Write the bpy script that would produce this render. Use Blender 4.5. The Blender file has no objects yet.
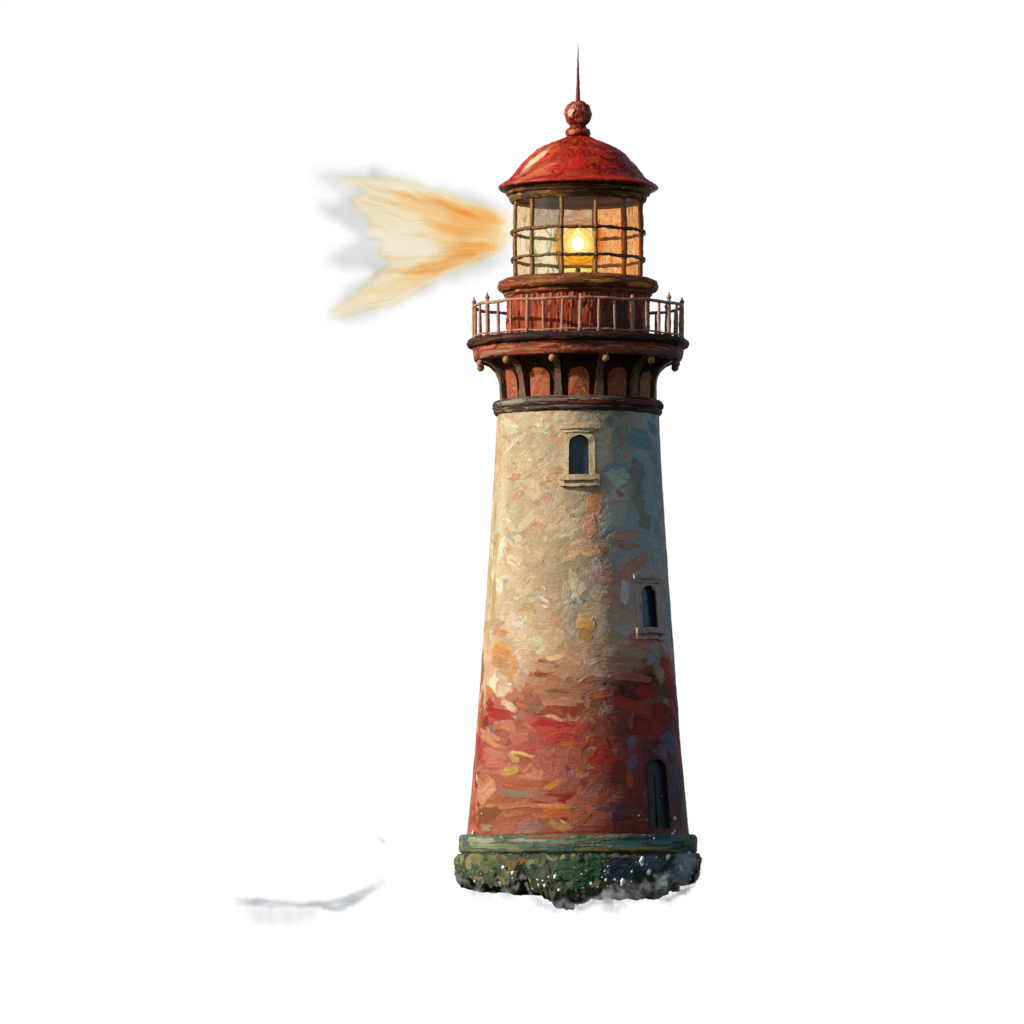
import bpy, math, random
import numpy as np
PI = math.pi
S = 0.03                 # metres per unit of the drawing grid
XC, YH = 578.0, 845.0    # tower axis and eye level on the grid
DIST = 180.0
scene = bpy.context.scene
col = scene.collection
rnd = random.Random(7)
R = np.random.RandomState(11)

# ------------------------------------------------------------------ light model
SUN_AZ, SUN_EL = 71.0, 24.0
SUN_E, AMB = 4.15, 0.12

def lin(c):
    c = np.asarray(c, float) / 255.0
    return np.where(c <= 0.04045, c / 12.92, ((c + 0.055) / 1.055) ** 2.4)

# ------------------------------------------------------------------ noise
_T = R.rand(256, 256)
def vnoise(x, y, seed=0):
    x = np.asarray(x, float) + seed * 17.31; y = np.asarray(y, float) + seed * 9.77
    xi = np.floor(x).astype(int); yi = np.floor(y).astype(int)
    fx = x - xi; fy = y - yi
    fx = fx * fx * (3 - 2 * fx); fy = fy * fy * (3 - 2 * fy)
    a = _T[xi % 256, yi % 256]; b = _T[(xi + 1) % 256, yi % 256]
    c = _T[xi % 256, (yi + 1) % 256]; d = _T[(xi + 1) % 256, (yi + 1) % 256]
    return (a * (1 - fx) + b * fx) * (1 - fy) + (c * (1 - fx) + d * fx) * fy
def fbm(x, y, seed=0, o=4):
    s = 0; a = 0.5; t = 0
    for i in range(o):
        s = s + a * vnoise(x * 2 ** i, y * 2 ** i, seed + i * 3); t += a; a *= 0.5
    return s / t
def sstep(a, b, x):
    t = np.clip((x - a) / (b - a), 0, 1); return t * t * (3 - 2 * t)

# ------------------------------------------------------------------ object helpers
def link(name, verts, faces, mat, parent=None, smooth=True, colors=None):
    me = bpy.data.meshes.new(name)
    v = np.ascontiguousarray(verts, dtype=np.float32)
    if isinstance(faces, np.ndarray):
        n, k = faces.shape
        me.vertices.add(len(v)); me.vertices.foreach_set('co', v.ravel())
        me.loops.add(n * k); me.loops.foreach_set('vertex_index', faces.astype(np.int32).ravel())
        me.polygons.add(n); me.polygons.foreach_set('loop_start', np.arange(0, n * k, k, dtype=np.int32))
        me.update(calc_edges=True); me.validate()
    else:
        me.from_pydata(v.tolist(), [], faces); me.update()
    me.polygons.foreach_set('use_smooth', [smooth] * len(me.polygons))
    if colors is not None:
        a = me.color_attributes.new('Col', 'FLOAT_COLOR', 'POINT')
        c4 = np.ones((len(v), 4), np.float32); c4[:, :3] = colors
        a.data.foreach_set('color', c4.ravel())
    me.materials.append(mat)
    o = bpy.data.objects.new(name, me); col.objects.link(o)
    if parent: o.parent = parent
    return o
def tag(o, label=None, cat=None, group=None, kind=None):
    for k, v in (('label', label), ('category', cat), ('group', group), ('kind', kind)):
        if v: o[k] = v
    return o
def empty(name, parent=None):
    o = bpy.data.objects.new(name, None); col.objects.link(o)
    if parent: o.parent = parent
    return o
class MB:
    """collects shapes of one part (grid units: x right, y away, z up; already in metres)"""
    def __init__(s): s.v = []; s.f = []
    def add(s, vs, fs):
        b = len(s.v); s.v += [tuple(p) for p in vs]; s.f += [tuple(i + b for i in f) for f in fs]
    def tube(s, pts, rad, n=10):
        pts = np.array(pts, float); m = len(pts)
        if not hasattr(rad, '__len__'): rad = [rad] * m
        vs = []; up = np.array([0.31, 0.27, 0.91])
        for i in range(m):
            t = pts[min(i + 1, m - 1)] - pts[max(i - 1, 0)]; t /= np.linalg.norm(t) + 1e-9
            u = np.cross(t, up)
            if np.linalg.norm(u) < 0.2: u = np.cross(t, np.array([1, 0, 0.1]))
            u /= np.linalg.norm(u); w = np.cross(t, u)
            for k in range(n):
                a = 2 * PI * k / n
                vs.append(pts[i] + rad[i] * (math.cos(a) * u + math.sin(a) * w))
        fs = [(i * n + k, i * n + (k + 1) % n, (i + 1) * n + (k + 1) % n, (i + 1) * n + k) for i in range(m - 1) for k in range(n)]
        fs += [tuple(range(n))[::-1], tuple((m - 1) * n + k for k in range(n))]
        s.add(vs, fs)
    def ball(s, c, r, n=14, m=9, squash=1.0, lump=0.0):
        vs = []; 
        for i in range(m + 1):
            p = PI * i / m
            for k in range(n):
                a = 2 * PI * k / n
                q = r * (1 + lump * (rnd.random() - .5))
                vs.append((c[0] + q * math.sin(p) * math.cos(a), c[1] + q * math.sin(p) * math.sin(a), c[2] + q * squash * math.cos(p)))
        fs = [(i * n + k, (i + 1) * n + k, (i + 1) * n + (k + 1) % n, i * n + (k + 1) % n) for i in range(m) for k in range(n)]
        s.add(vs, fs)
    def wobble(s, amp, f=1.0, seed=0):
        v = np.array(s.v); 
        a = vnoise(v[:, 0] * f * 3 + v[:, 1] * 2, v[:, 2] * f * 3, seed) - .5
        b = vnoise(v[:, 1] * f * 3 + v[:, 0] * 2, v[:, 2] * f * 3 + 7, seed + 5) - .5
        c = vnoise(v[:, 0] * f * 3, v[:, 1] * f * 3 + 3, seed + 9) - .5
        s.v = [tuple(p) for p in v + np.stack([a, b, c], 1) * 2 * amp]; return s
    def build(s, name, mat, parent=None, smooth=True):
        o = link(name, s.v, s.f, mat, parent, smooth)
        return o
def P(r, th, y):
    """polar point on the tower: r in grid units, th degrees (0 = towards the viewer, + = right), y = grid height"""
    t = math.radians(th)
    return np.array([r * S * math.sin(t), -r * S * math.cos(t), (YH - y) * S])

# ------------------------------------------------------------------ materials
def nodes(name):
    m = bpy.data.materials.new(name); m.use_nodes = True
    nt = m.node_tree; nt.nodes.clear()
    out = nt.nodes.new('ShaderNodeOutputMaterial')
    return m, nt, out
def mix_rgb(nt, a, b, fac, mode='MIX'):
    n = nt.nodes.new('ShaderNodeMix'); n.data_type = 'RGBA'; n.blend_type = mode
    for sock, v in ((n.inputs[6], a), (n.inputs[7], b), (n.inputs[0], fac)):
        if hasattr(v, 'is_linked') or hasattr(v, 'links'): nt.links.new(v, sock)
        elif isinstance(v, (int, float)): sock.default_value = v
        else: sock.default_value = (*v, 1)
    return n.outputs[2]
def noise(nt, scale, detail=4, rough=.6, stretch=(1, 1, 1), dist=0.0):
    tc = nt.nodes.new('ShaderNodeTexCoord'); mp = nt.nodes.new('ShaderNodeMapping')
    mp.inputs['Scale'].default_value = stretch; nt.links.new(tc.outputs['Object'], mp.inputs[0])
    n = nt.nodes.new('ShaderNodeTexNoise'); n.inputs['Scale'].default_value = scale
    n.inputs['Detail'].default_value = detail; n.inputs['Roughness'].default_value = rough
    n.inputs['Distortion'].default_value = dist
    nt.links.new(mp.outputs[0], n.inputs['Vector']); return n.outputs['Fac']
def ramp(nt, fac, stops):
    n = nt.nodes.new('ShaderNodeValToRGB'); e = n.color_ramp.elements
    while len(e) < len(stops): e.new(0.5)
    for i, (p, c) in enumerate(stops):
        e[i].position = p; e[i].color = (*c, 1)
    nt.links.new(fac, n.inputs[0]); return n.outputs[0]
def painted(name, rough=.5, spec=.25, bump=.35):
    """oil paint in thick strokes: pigment held per vertex, fine bristle relief on top"""
    m, nt, out = nodes(name)
    b = nt.nodes.new('ShaderNodeBsdfPrincipled'); nt.links.new(b.outputs[0], out.inputs[0])
    at = nt.nodes.new('ShaderNodeAttribute'); at.attribute_name = 'Col'
    n1 = noise(nt, 9, 5, .65, (1, 1, 1.6), .6)
    f = ramp(nt, n1, [(.25, (.8, .78, .78)), (.5, (1, 1, 1)), (.75, (1.18, 1.16, 1.1))])
    nt.links.new(mix_rgb(nt, at.outputs['Color'], f, 1.0, 'MULTIPLY'), b.inputs['Base Color'])
    b.inputs['Roughness'].default_value = rough; b.inputs['Specular IOR Level'].default_value = spec
    n2 = noise(nt, 14, 5, .7, (1, 1, 1), 1.0)
    bp = nt.nodes.new('ShaderNodeBump'); bp.inputs['Strength'].default_value = bump; bp.inputs['Distance'].default_value = .03
    nt.links.new(n2, bp.inputs['Height']); nt.links.new(bp.outputs[0], b.inputs['Normal'])
    return m
def mottled(name, cols, scale=5, rough=.5, spec=.3, bump=.5, stretch=(1, 1, 1), dist=.8):
    m, nt, out = nodes(name)
    b = nt.nodes.new('ShaderNodeBsdfPrincipled'); nt.links.new(b.outputs[0], out.inputs[0])
    n1 = noise(nt, scale, 4, .65, stretch, dist)
    k = len(cols); st = [(.3 + .4 * i / (k - 1), tuple(lin(c))) for i, c in enumerate(cols)]
    nt.links.new(ramp(nt, n1, st), b.inputs['Base Color'])
    b.inputs['Roughness'].default_value = rough; b.inputs['Specular IOR Level'].default_value = spec
    n2 = noise(nt, 12, 5, .7, (1, 1, 1), .8)
    bp = nt.nodes.new('ShaderNodeBump'); bp.inputs['Strength'].default_value = bump; bp.inputs['Distance'].default_value = .03
    nt.links.new(n2, bp.inputs['Height']); nt.links.new(bp.outputs[0], b.inputs['Normal'])
    return m
def emitter(name, c, s):
    m, nt, out = nodes(name); e = nt.nodes.new('ShaderNodeEmission')
    e.inputs[0].default_value = (*c, 1); e.inputs[1].default_value = s
    nt.links.new(e.outputs[0], out.inputs[0]); return m
def absorber(name, through, depth):
    """body of coloured vapour: `through` is the sRGB colour white light keeps after `depth` metres"""
    m, nt, out = nodes(name); a = nt.nodes.new('ShaderNodeVolumeAbsorption')
    sg = -np.log(np.clip(lin(through), 1e-3, 0.9999)) / depth
    d = float(sg.max()) + 1e-6
    a.inputs[0].default_value = (*(1 - sg / d), 1); a.inputs[1].default_value = d
    nt.links.new(a.outputs[0], out.inputs['Volume']); return m
def glass(name, cols, haze, milk, streak=(1, 1, .12), sc=9, dist=1.2):
    m, nt, out = nodes(name)
    n1 = noise(nt, sc, 3, .6, streak, dist)
    k = len(cols); tint = ramp(nt, n1, [(.36 + .28 * i / (k - 1), tuple(lin(c))) for i, c in enumerate(cols)])
    t = nt.nodes.new('ShaderNodeBsdfTransparent'); nt.links.new(tint, t.inputs[0])
    tr = nt.nodes.new('ShaderNodeBsdfTranslucent'); tr.inputs[0].default_value = (*lin(milk), 1)
    g = nt.nodes.new('ShaderNodeBsdfGlossy'); g.inputs[1].default_value = .12
    m1 = nt.nodes.new('ShaderNodeMixShader'); m1.inputs[0].default_value = haze
    nt.links.new(t.outputs[0], m1.inputs[1]); nt.links.new(tr.outputs[0], m1.inputs[2])
    m2 = nt.nodes.new('ShaderNodeMixShader'); m2.inputs[0].default_value = .04
    nt.links.new(m1.outputs[0], m2.inputs[1]); nt.links.new(g.outputs[0], m2.inputs[2])
    nt.links.new(m2.outputs[0], out.inputs[0]); return m

M = {}
M['wall'] = painted('wall_paint', .62, .12, .4)
M['gloss'] = painted('gloss_paint', .4, .22, .4)
M['stone'] = painted('stone_paint', .7, .12, .6)
M['frame'] = mottled('window_stone', [(150, 120, 92), (200, 176, 138), (222, 204, 168), (165, 120, 88)], 5)
M['shade_frame'] = mottled('shaded_window_stone', [(150, 110, 105), (185, 160, 150), (205, 185, 175), (140, 90, 85)], 5)  # copy of the window stone in shade tones, for the right flank
M['dark'] = mottled('dark_iron', [(28, 20, 20), (52, 36, 32), (30, 34, 42)], 4)
M['pane'] = mottled('dark_pane', [(10, 18, 30), (44, 76, 108), (16, 30, 46), (74, 108, 136)], 4.2, .2, .5, .2, (4, 4, .6))
M['door'] = mottled('dark_door', [(24, 26, 36), (52, 60, 78), (32, 32, 44), (70, 76, 92)], 3, .4, .3, .4, (5, 5, .4))
M['reveal'] = mottled('dark_reveal', [(20, 16, 20), (46, 38, 42), (26, 24, 32)], 5)
M['bronze'] = mottled('bronze_bars', [(84, 58, 34), (176, 126, 66), (112, 86, 50), (206, 162, 92)], 7)
M['bronzedark'] = mottled('aged_bronze', [(60, 44, 30), (120, 88, 50), (96, 74, 50), (66, 60, 54)], 6)
M['rail'] = mottled('rail_paint', [(120, 84, 72), (192, 144, 116), (148, 108, 94), (226, 188, 152)], 8)
M['bracket'] = mottled('bracket_paint', [(48, 34, 28), (128, 98, 72), (84, 60, 44), (164, 136, 102)], 5, stretch=(1, 1, .5))
M['knob'] = mottled('knob_paint', [(120, 76, 44), (186, 138, 84), (146, 100, 60)], 8)
M['niche'] = mottled('niche_orange', [(96, 44, 34), (186, 104, 60), (140, 62, 42), (220, 152, 92)], 3.2, dist=1.5)
M['ceil'] = mottled('lantern_ceiling', [(70, 66, 60), (120, 112, 100), (96, 84, 74)], 3)

# ------------------------------------------------------------------ stroke painter on surfaces of revolution
def resample(prof, ds):
    prof = np.array(prof, float); seg = np.hypot(*np.diff(prof, axis=0).T); L = np.r_[0, np.cumsum(seg)]
    n = max(3, int(L[-1] / ds) + 1); t = np.linspace(0, L[-1], n)
    return np.interp(t, L, prof[:, 0]), np.interp(t, L, prof[:, 1]), t
class Canvas:
    def __init__(s, prof, nth, ds, base, rref=None):
        s.r, s.y, s.t = resample(prof, ds)
        s.nth = nth; s.R = rref or float(s.r.max()); s.C = 2 * PI * s.R
        s.s = np.arange(nth) / nth * s.C - s.C / 2        # arc position, 0 = front
        H = len(s.t); s.col = np.zeros((H, nth, 3)); s.col[:] = lin(base); s.h = np.zeros((H, nth))
        s.ds = s.C / nth; s.dt = s.t[1] - s.t[0]
    def stroke(s, s0, t0, L, W, a, c, h=.5, bristle=.14, soft=.12, sq=3.0, op=1.0):
        rad = L + W
        i0 = int((t0 - rad - s.t[0]) / s.dt); i1 = int((t0 + rad - s.t[0]) / s.dt) + 2
        i0 = max(0, i0); i1 = min(len(s.t), i1)
        if i1 <= i0: return
        k = int(rad / s.ds) + 1; c0 = int(round((s0 + s.C / 2) / s.ds))
        J = np.arange(c0 - k, c0 + k + 1); X = (J * s.ds - s.C / 2 - s0)[None, :]; Y = (s.t[i0:i1] - t0)[:, None]
        ca, sa = math.cos(a), math.sin(a); ph = rnd.random() * 200
        u = (X * ca + Y * sa) / L; v = (-X * sa + Y * ca) / W
        v = v + .42 * (vnoise(u * 1.3 + ph, v * 0 + ph) - .5) * 2
        ragged = .42 * (vnoise(v * 2.3 + ph, u * .3) - .5) * 2 + .16 * (vnoise(v * 7 + ph, u * .3) - .5)
        d = np.abs(u + ragged * np.sign(u)) ** sq + np.abs(v) ** sq
        m = sstep(1 + soft, 1 - soft, d) * op
        b = (vnoise(v * W * 1.1 + ph, u * 1.2) - .5) * 2
        edge = np.exp(-((d - .8) / .18) ** 2)
        J = J % s.nth
        cc = np.clip(lin(c)[None, None, :] * (1 + bristle * b[..., None] * 1.4), 0, .95)
        s.col[i0:i1, J] = s.col[i0:i1, J] * (1 - m[..., None]) + cc * m[..., None]
        s.h[i0:i1, J] = s.h[i0:i1, J] * (1 - m) + m * (h + .4 * b * min(1, W / 4) + .5 * edge * h)
    def cover(s, n, Lr, Wr, cf, ang=(0, .35), h=(.2, .8), bristle=.12, op=1.0):
        for _ in range(n):
            s0 = (rnd.random() - .5) * s.C; t0 = rnd.random() * s.t[-1]
            y = np.interp(t0, s.t, s.y); c = cf(s0 / s.R, y)
            if c is None: continue
            s.stroke(s0, t0, rnd.uniform(*Lr), rnd.uniform(*Wr), rnd.gauss(*ang), c, rnd.uniform(*h), bristle, op=op)
    def at(s, x, y, L, W, a, c, h=.8, **k):
        """a stroke where it is seen on the front: x, y on the grid"""
        r = float(np.interp(y, s.y, s.r)); y = y + math.sqrt(max(0, r * r - (x - XC) ** 2)) * (YH - y) / 6000; t0 = float(np.interp(y, s.y, s.t))
        q = max(-.985, min(.985, (x - XC) / r)); th = math.asin(q)
        s.stroke(th * s.R, t0, L / max(.45, math.cos(th)) ** .7, W, a, delit(c, th), h, **k)
    def build(s, name, mat, parent, amp, skip=None, closed=True, relief=0.0):
        th = s.s / s.R; H = len(s.t)
        dr = np.gradient(s.r); dy = np.gradient(s.y); n = np.hypot(dr, dy) + 1e-9
        nr, ny = dy / n, -dr / n                    # outward for profiles running downwards
        h = s.h * amp + relief * (fbm(np.arange(H)[:, None] * .05 + 0 * th[None], (s.s * .08)[None] + 0 * s.t[:, None], 4) - .5)
        rr = s.r[:, None] + nr[:, None] * h; yy = s.y[:, None] + ny[:, None] * h
        if hasattr(s, 'ymod'): yy = s.ymod(th[None], yy)
        X = rr * np.sin(th)[None] * S; Y = -rr * np.cos(th)[None] * S; Z = (YH - yy) * S
        V = np.stack([X, Y, Z], -1).reshape(-1, 3)
        i, j = np.meshgrid(np.arange(H - 1), np.arange(s.nth), indexing='ij'); j2 = (j + 1) % s.nth
        F = np.stack([i * s.nth + j, (i + 1) * s.nth + j, (i + 1) * s.nth + j2, i * s.nth + j2], -1)
        if skip is not None:
            tc = np.repeat(((th + PI / s.nth))[None], H - 1, 0); yc = np.repeat(((s.y[1:] + s.y[:-1]) / 2)[:, None], s.nth, 1)
            F = F[~skip(tc, yc)]
        return link(name, V, F.reshape(-1, 4), mat, parent, True, s.col.reshape(-1, 3))

_LA = [-180, -110, -85, -60, -30, -15, 0, 15, 30, 60, 75, 90, 180]
_LR = [.25, 1.3, 1.76, 1.62, 1.36, 1.04, .69, .34, .19, .19, .27, .5, .25]; _LG = [.25, 1.25, 1.66, 1.5, 1.28, .98, .67, .36, .23, .235, .31, .55, .25]; _LB = [.3, 1.2, 1.5, 1.32, 1.14, .9, .63, .375, .275, .285, .36, .6, .3]
def light_at(th):
    """measured daylight on the round wall, by direction it faces (used only to choose pigments of patches, washes and edges)"""
    a = math.degrees(th)
    return np.array([np.interp(a, _LA, _LR), np.interp(a, _LA, _LG), np.interp(a, _LA, _LB)])
def delit(c, th):
    """pigment of a patch whose seen colour in this light is c"""
    p = np.clip(lin(c) / light_at(th) * (.95 if th < 0 else .9), 0, .8)
    return np.where(p <= .0031308, p * 12.92, 1.055 * p ** (1 / 2.4) - .055) * 255
def jit(c, k=.08):
    f = 1 + rnd.gauss(0, k); return tuple(max(0, min(255, x * f * (1 + rnd.gauss(0, k * .22)))) for x in c)

# ------------------------------------------------------------------ the lighthouse
house = empty('lighthouse')
tag(house, 'round stone lighthouse, red dome and lit glazed lantern above cream walls weathered to brick red', 'lighthouse')

# openings: (theta deg, half width, y top of arch, y bottom, kind)
def th_of(x, r): return math.degrees(math.asin((x - XC) / r))
WIN1 = (0.3, 10.0, 440.5, 479.5, 83.0); WIN2 = (th_of(647, 92.5), 11.5, 588, 630, 92.5); DOOR = (th_of(657.5, 107.5), 14.5, 760.0, 828.0, 107.5)
def in_open(th, y, o, grow=0.0):
    t0, hw, y0, y1, r = o
    x = (th - math.radians(t0)) * r; w = hw + grow
    return (np.abs(x) < w) & (y < y1 + grow) & ((y > y0 + hw) | (np.abs(x / w) ** 2.35 + np.abs((y - (y0 + hw)) / w) ** 2.35 < 1))
def skip_open(th, y): return in_open(th, y, WIN1) | in_open(th, y, WIN2) | in_open(th, y, DOOR)

TOWER = [(80.6, 412), (82.3, 450), (85, 500), (89, 560), (94.6, 640), (102, 742), (110.5, 834), (110.8, 840)]
cv = Canvas(TOWER, 1280, .62, (200, 178, 146), 95)
CREAM = [(192, 176, 144), (186, 168, 136), (200, 186, 156), (184, 168, 140), (180, 160, 134), (194, 170, 136)]
COOL = [(168, 166, 154), (156, 160, 152), (172, 162, 148), (146, 156, 154), (174, 156, 142)]
WARM = [(200, 150, 118), (180, 142, 118), (192, 146, 120), (170, 134, 116)]
REDS = [(146, 78, 58), (138, 68, 52), (158, 90, 68), (150, 80, 62), (130, 60, 48), (166, 102, 78), (140, 80, 66), (160, 104, 84)]
DREDS = [(146, 52, 44), (136, 44, 38), (160, 68, 52)]
RCOOL = [(186, 184, 184), (176, 182, 184), (170, 178, 176), (188, 176, 172), (160, 176, 182)]  # upper wall at right: blue-grey shade mixed into the pigment
RDARK = [(128, 56, 46), (112, 48, 46), (118, 66, 70), (94, 62, 76), (140, 60, 44), (116, 40, 36)]  # lower wall at right: its shade put into darker reds and violets
ODD = [(198, 124, 74), (186, 140, 100), (140, 96, 96), (200, 130, 104), (128, 92, 92)]
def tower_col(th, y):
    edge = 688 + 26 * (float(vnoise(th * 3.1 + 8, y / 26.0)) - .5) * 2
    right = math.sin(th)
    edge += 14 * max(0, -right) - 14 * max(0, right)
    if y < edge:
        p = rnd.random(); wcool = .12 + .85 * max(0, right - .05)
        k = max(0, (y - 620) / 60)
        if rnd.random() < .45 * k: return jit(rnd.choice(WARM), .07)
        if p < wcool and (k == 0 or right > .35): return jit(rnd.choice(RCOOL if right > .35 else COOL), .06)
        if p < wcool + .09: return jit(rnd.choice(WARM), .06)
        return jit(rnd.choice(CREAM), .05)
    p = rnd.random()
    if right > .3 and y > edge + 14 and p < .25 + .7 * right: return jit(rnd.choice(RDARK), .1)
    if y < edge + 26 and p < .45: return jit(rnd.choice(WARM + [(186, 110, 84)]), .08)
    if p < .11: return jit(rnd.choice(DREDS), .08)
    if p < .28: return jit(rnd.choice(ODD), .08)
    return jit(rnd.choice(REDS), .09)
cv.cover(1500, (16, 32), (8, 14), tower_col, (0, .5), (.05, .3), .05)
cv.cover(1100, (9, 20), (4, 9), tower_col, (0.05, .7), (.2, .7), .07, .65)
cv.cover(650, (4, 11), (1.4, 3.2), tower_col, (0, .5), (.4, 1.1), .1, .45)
D90 = PI / 2
# soft washes that paint in left highlights and right shade, then the crisp ones
A = cv.at
for p in [  # x, y, L, W, angle, seen colour
    (520, 470, 20, 50, 0, (214, 186, 138)), (600, 445, 18, 20, 0, (150, 146, 128)), (645, 455, 16, 40, 0, (94, 112, 114)),
    (612, 500, 14, 26, 0, (120, 122, 116)), (640, 520, 16, 50, 0, (90, 104, 108)), (640, 480, 16, 60, 0, (84, 102, 108)), (630, 600, 16, 36, 0, (110, 100, 94)), (504, 470, 7, 50, 0, (248, 224, 170)), (500, 560, 7, 50, 0, (248, 224, 170)), (502, 520, 5, 50, 0, (252, 232, 184)), (545, 560, 26, 30, 0, (196, 166, 124)), (602, 610, 16, 26, 0, (140, 124, 106)),
    (655, 610, 16, 34, 0, (106, 92, 86)), (625, 650, 26, 14, 0, (116, 92, 82)), (560, 650, 24, 18, 0, (188, 140, 100)),
    (606, 665, 30, 12, 0, (126, 92, 80)), (556, 684, 24, 9, 0, (176, 122, 88)),
    (620, 760, 22, 46, 0, (96, 46, 42)), (662, 790, 14, 40, 0, (66, 44, 54)), (648, 720, 20, 20, 0, (94, 34, 34)),
    (600, 800, 24, 20, 0, (124, 62, 48)), (510, 810, 22, 16, 0, (176, 92, 58)), (520, 742, 22, 26, 0, (184, 92, 74))]:
    A(*p, h=.3, op=.6, soft=.6, bristle=.1)
for y0, y1, c0 in ((420, 640, (92, 112, 116)), (640, 720, (112, 22, 26)), (720, 836, (60, 36, 56))):  # right edge strokes: shade painted up the side turned from the sun
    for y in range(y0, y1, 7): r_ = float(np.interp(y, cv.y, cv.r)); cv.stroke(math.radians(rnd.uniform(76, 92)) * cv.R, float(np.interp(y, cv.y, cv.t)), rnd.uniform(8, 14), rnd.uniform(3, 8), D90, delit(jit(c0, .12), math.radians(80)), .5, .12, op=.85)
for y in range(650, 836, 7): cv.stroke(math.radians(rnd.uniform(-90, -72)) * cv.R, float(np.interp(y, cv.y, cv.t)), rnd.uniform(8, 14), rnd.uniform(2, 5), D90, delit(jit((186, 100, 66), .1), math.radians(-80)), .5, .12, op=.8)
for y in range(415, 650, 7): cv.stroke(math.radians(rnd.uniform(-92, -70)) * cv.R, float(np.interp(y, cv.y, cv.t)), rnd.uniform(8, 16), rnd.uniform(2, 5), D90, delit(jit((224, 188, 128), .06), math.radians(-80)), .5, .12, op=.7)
for _ in range(130):      # dragged texture back over the washes
    x = rnd.uniform(490, 668); y = rnd.uniform(420, 832); th = math.asin(max(-.97, min(.97, (x - XC) / np.interp(y, cv.y, cv.r))))
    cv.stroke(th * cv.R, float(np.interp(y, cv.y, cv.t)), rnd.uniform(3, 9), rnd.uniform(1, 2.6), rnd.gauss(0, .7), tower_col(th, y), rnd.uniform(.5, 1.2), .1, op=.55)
D90 = PI / 2
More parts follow.
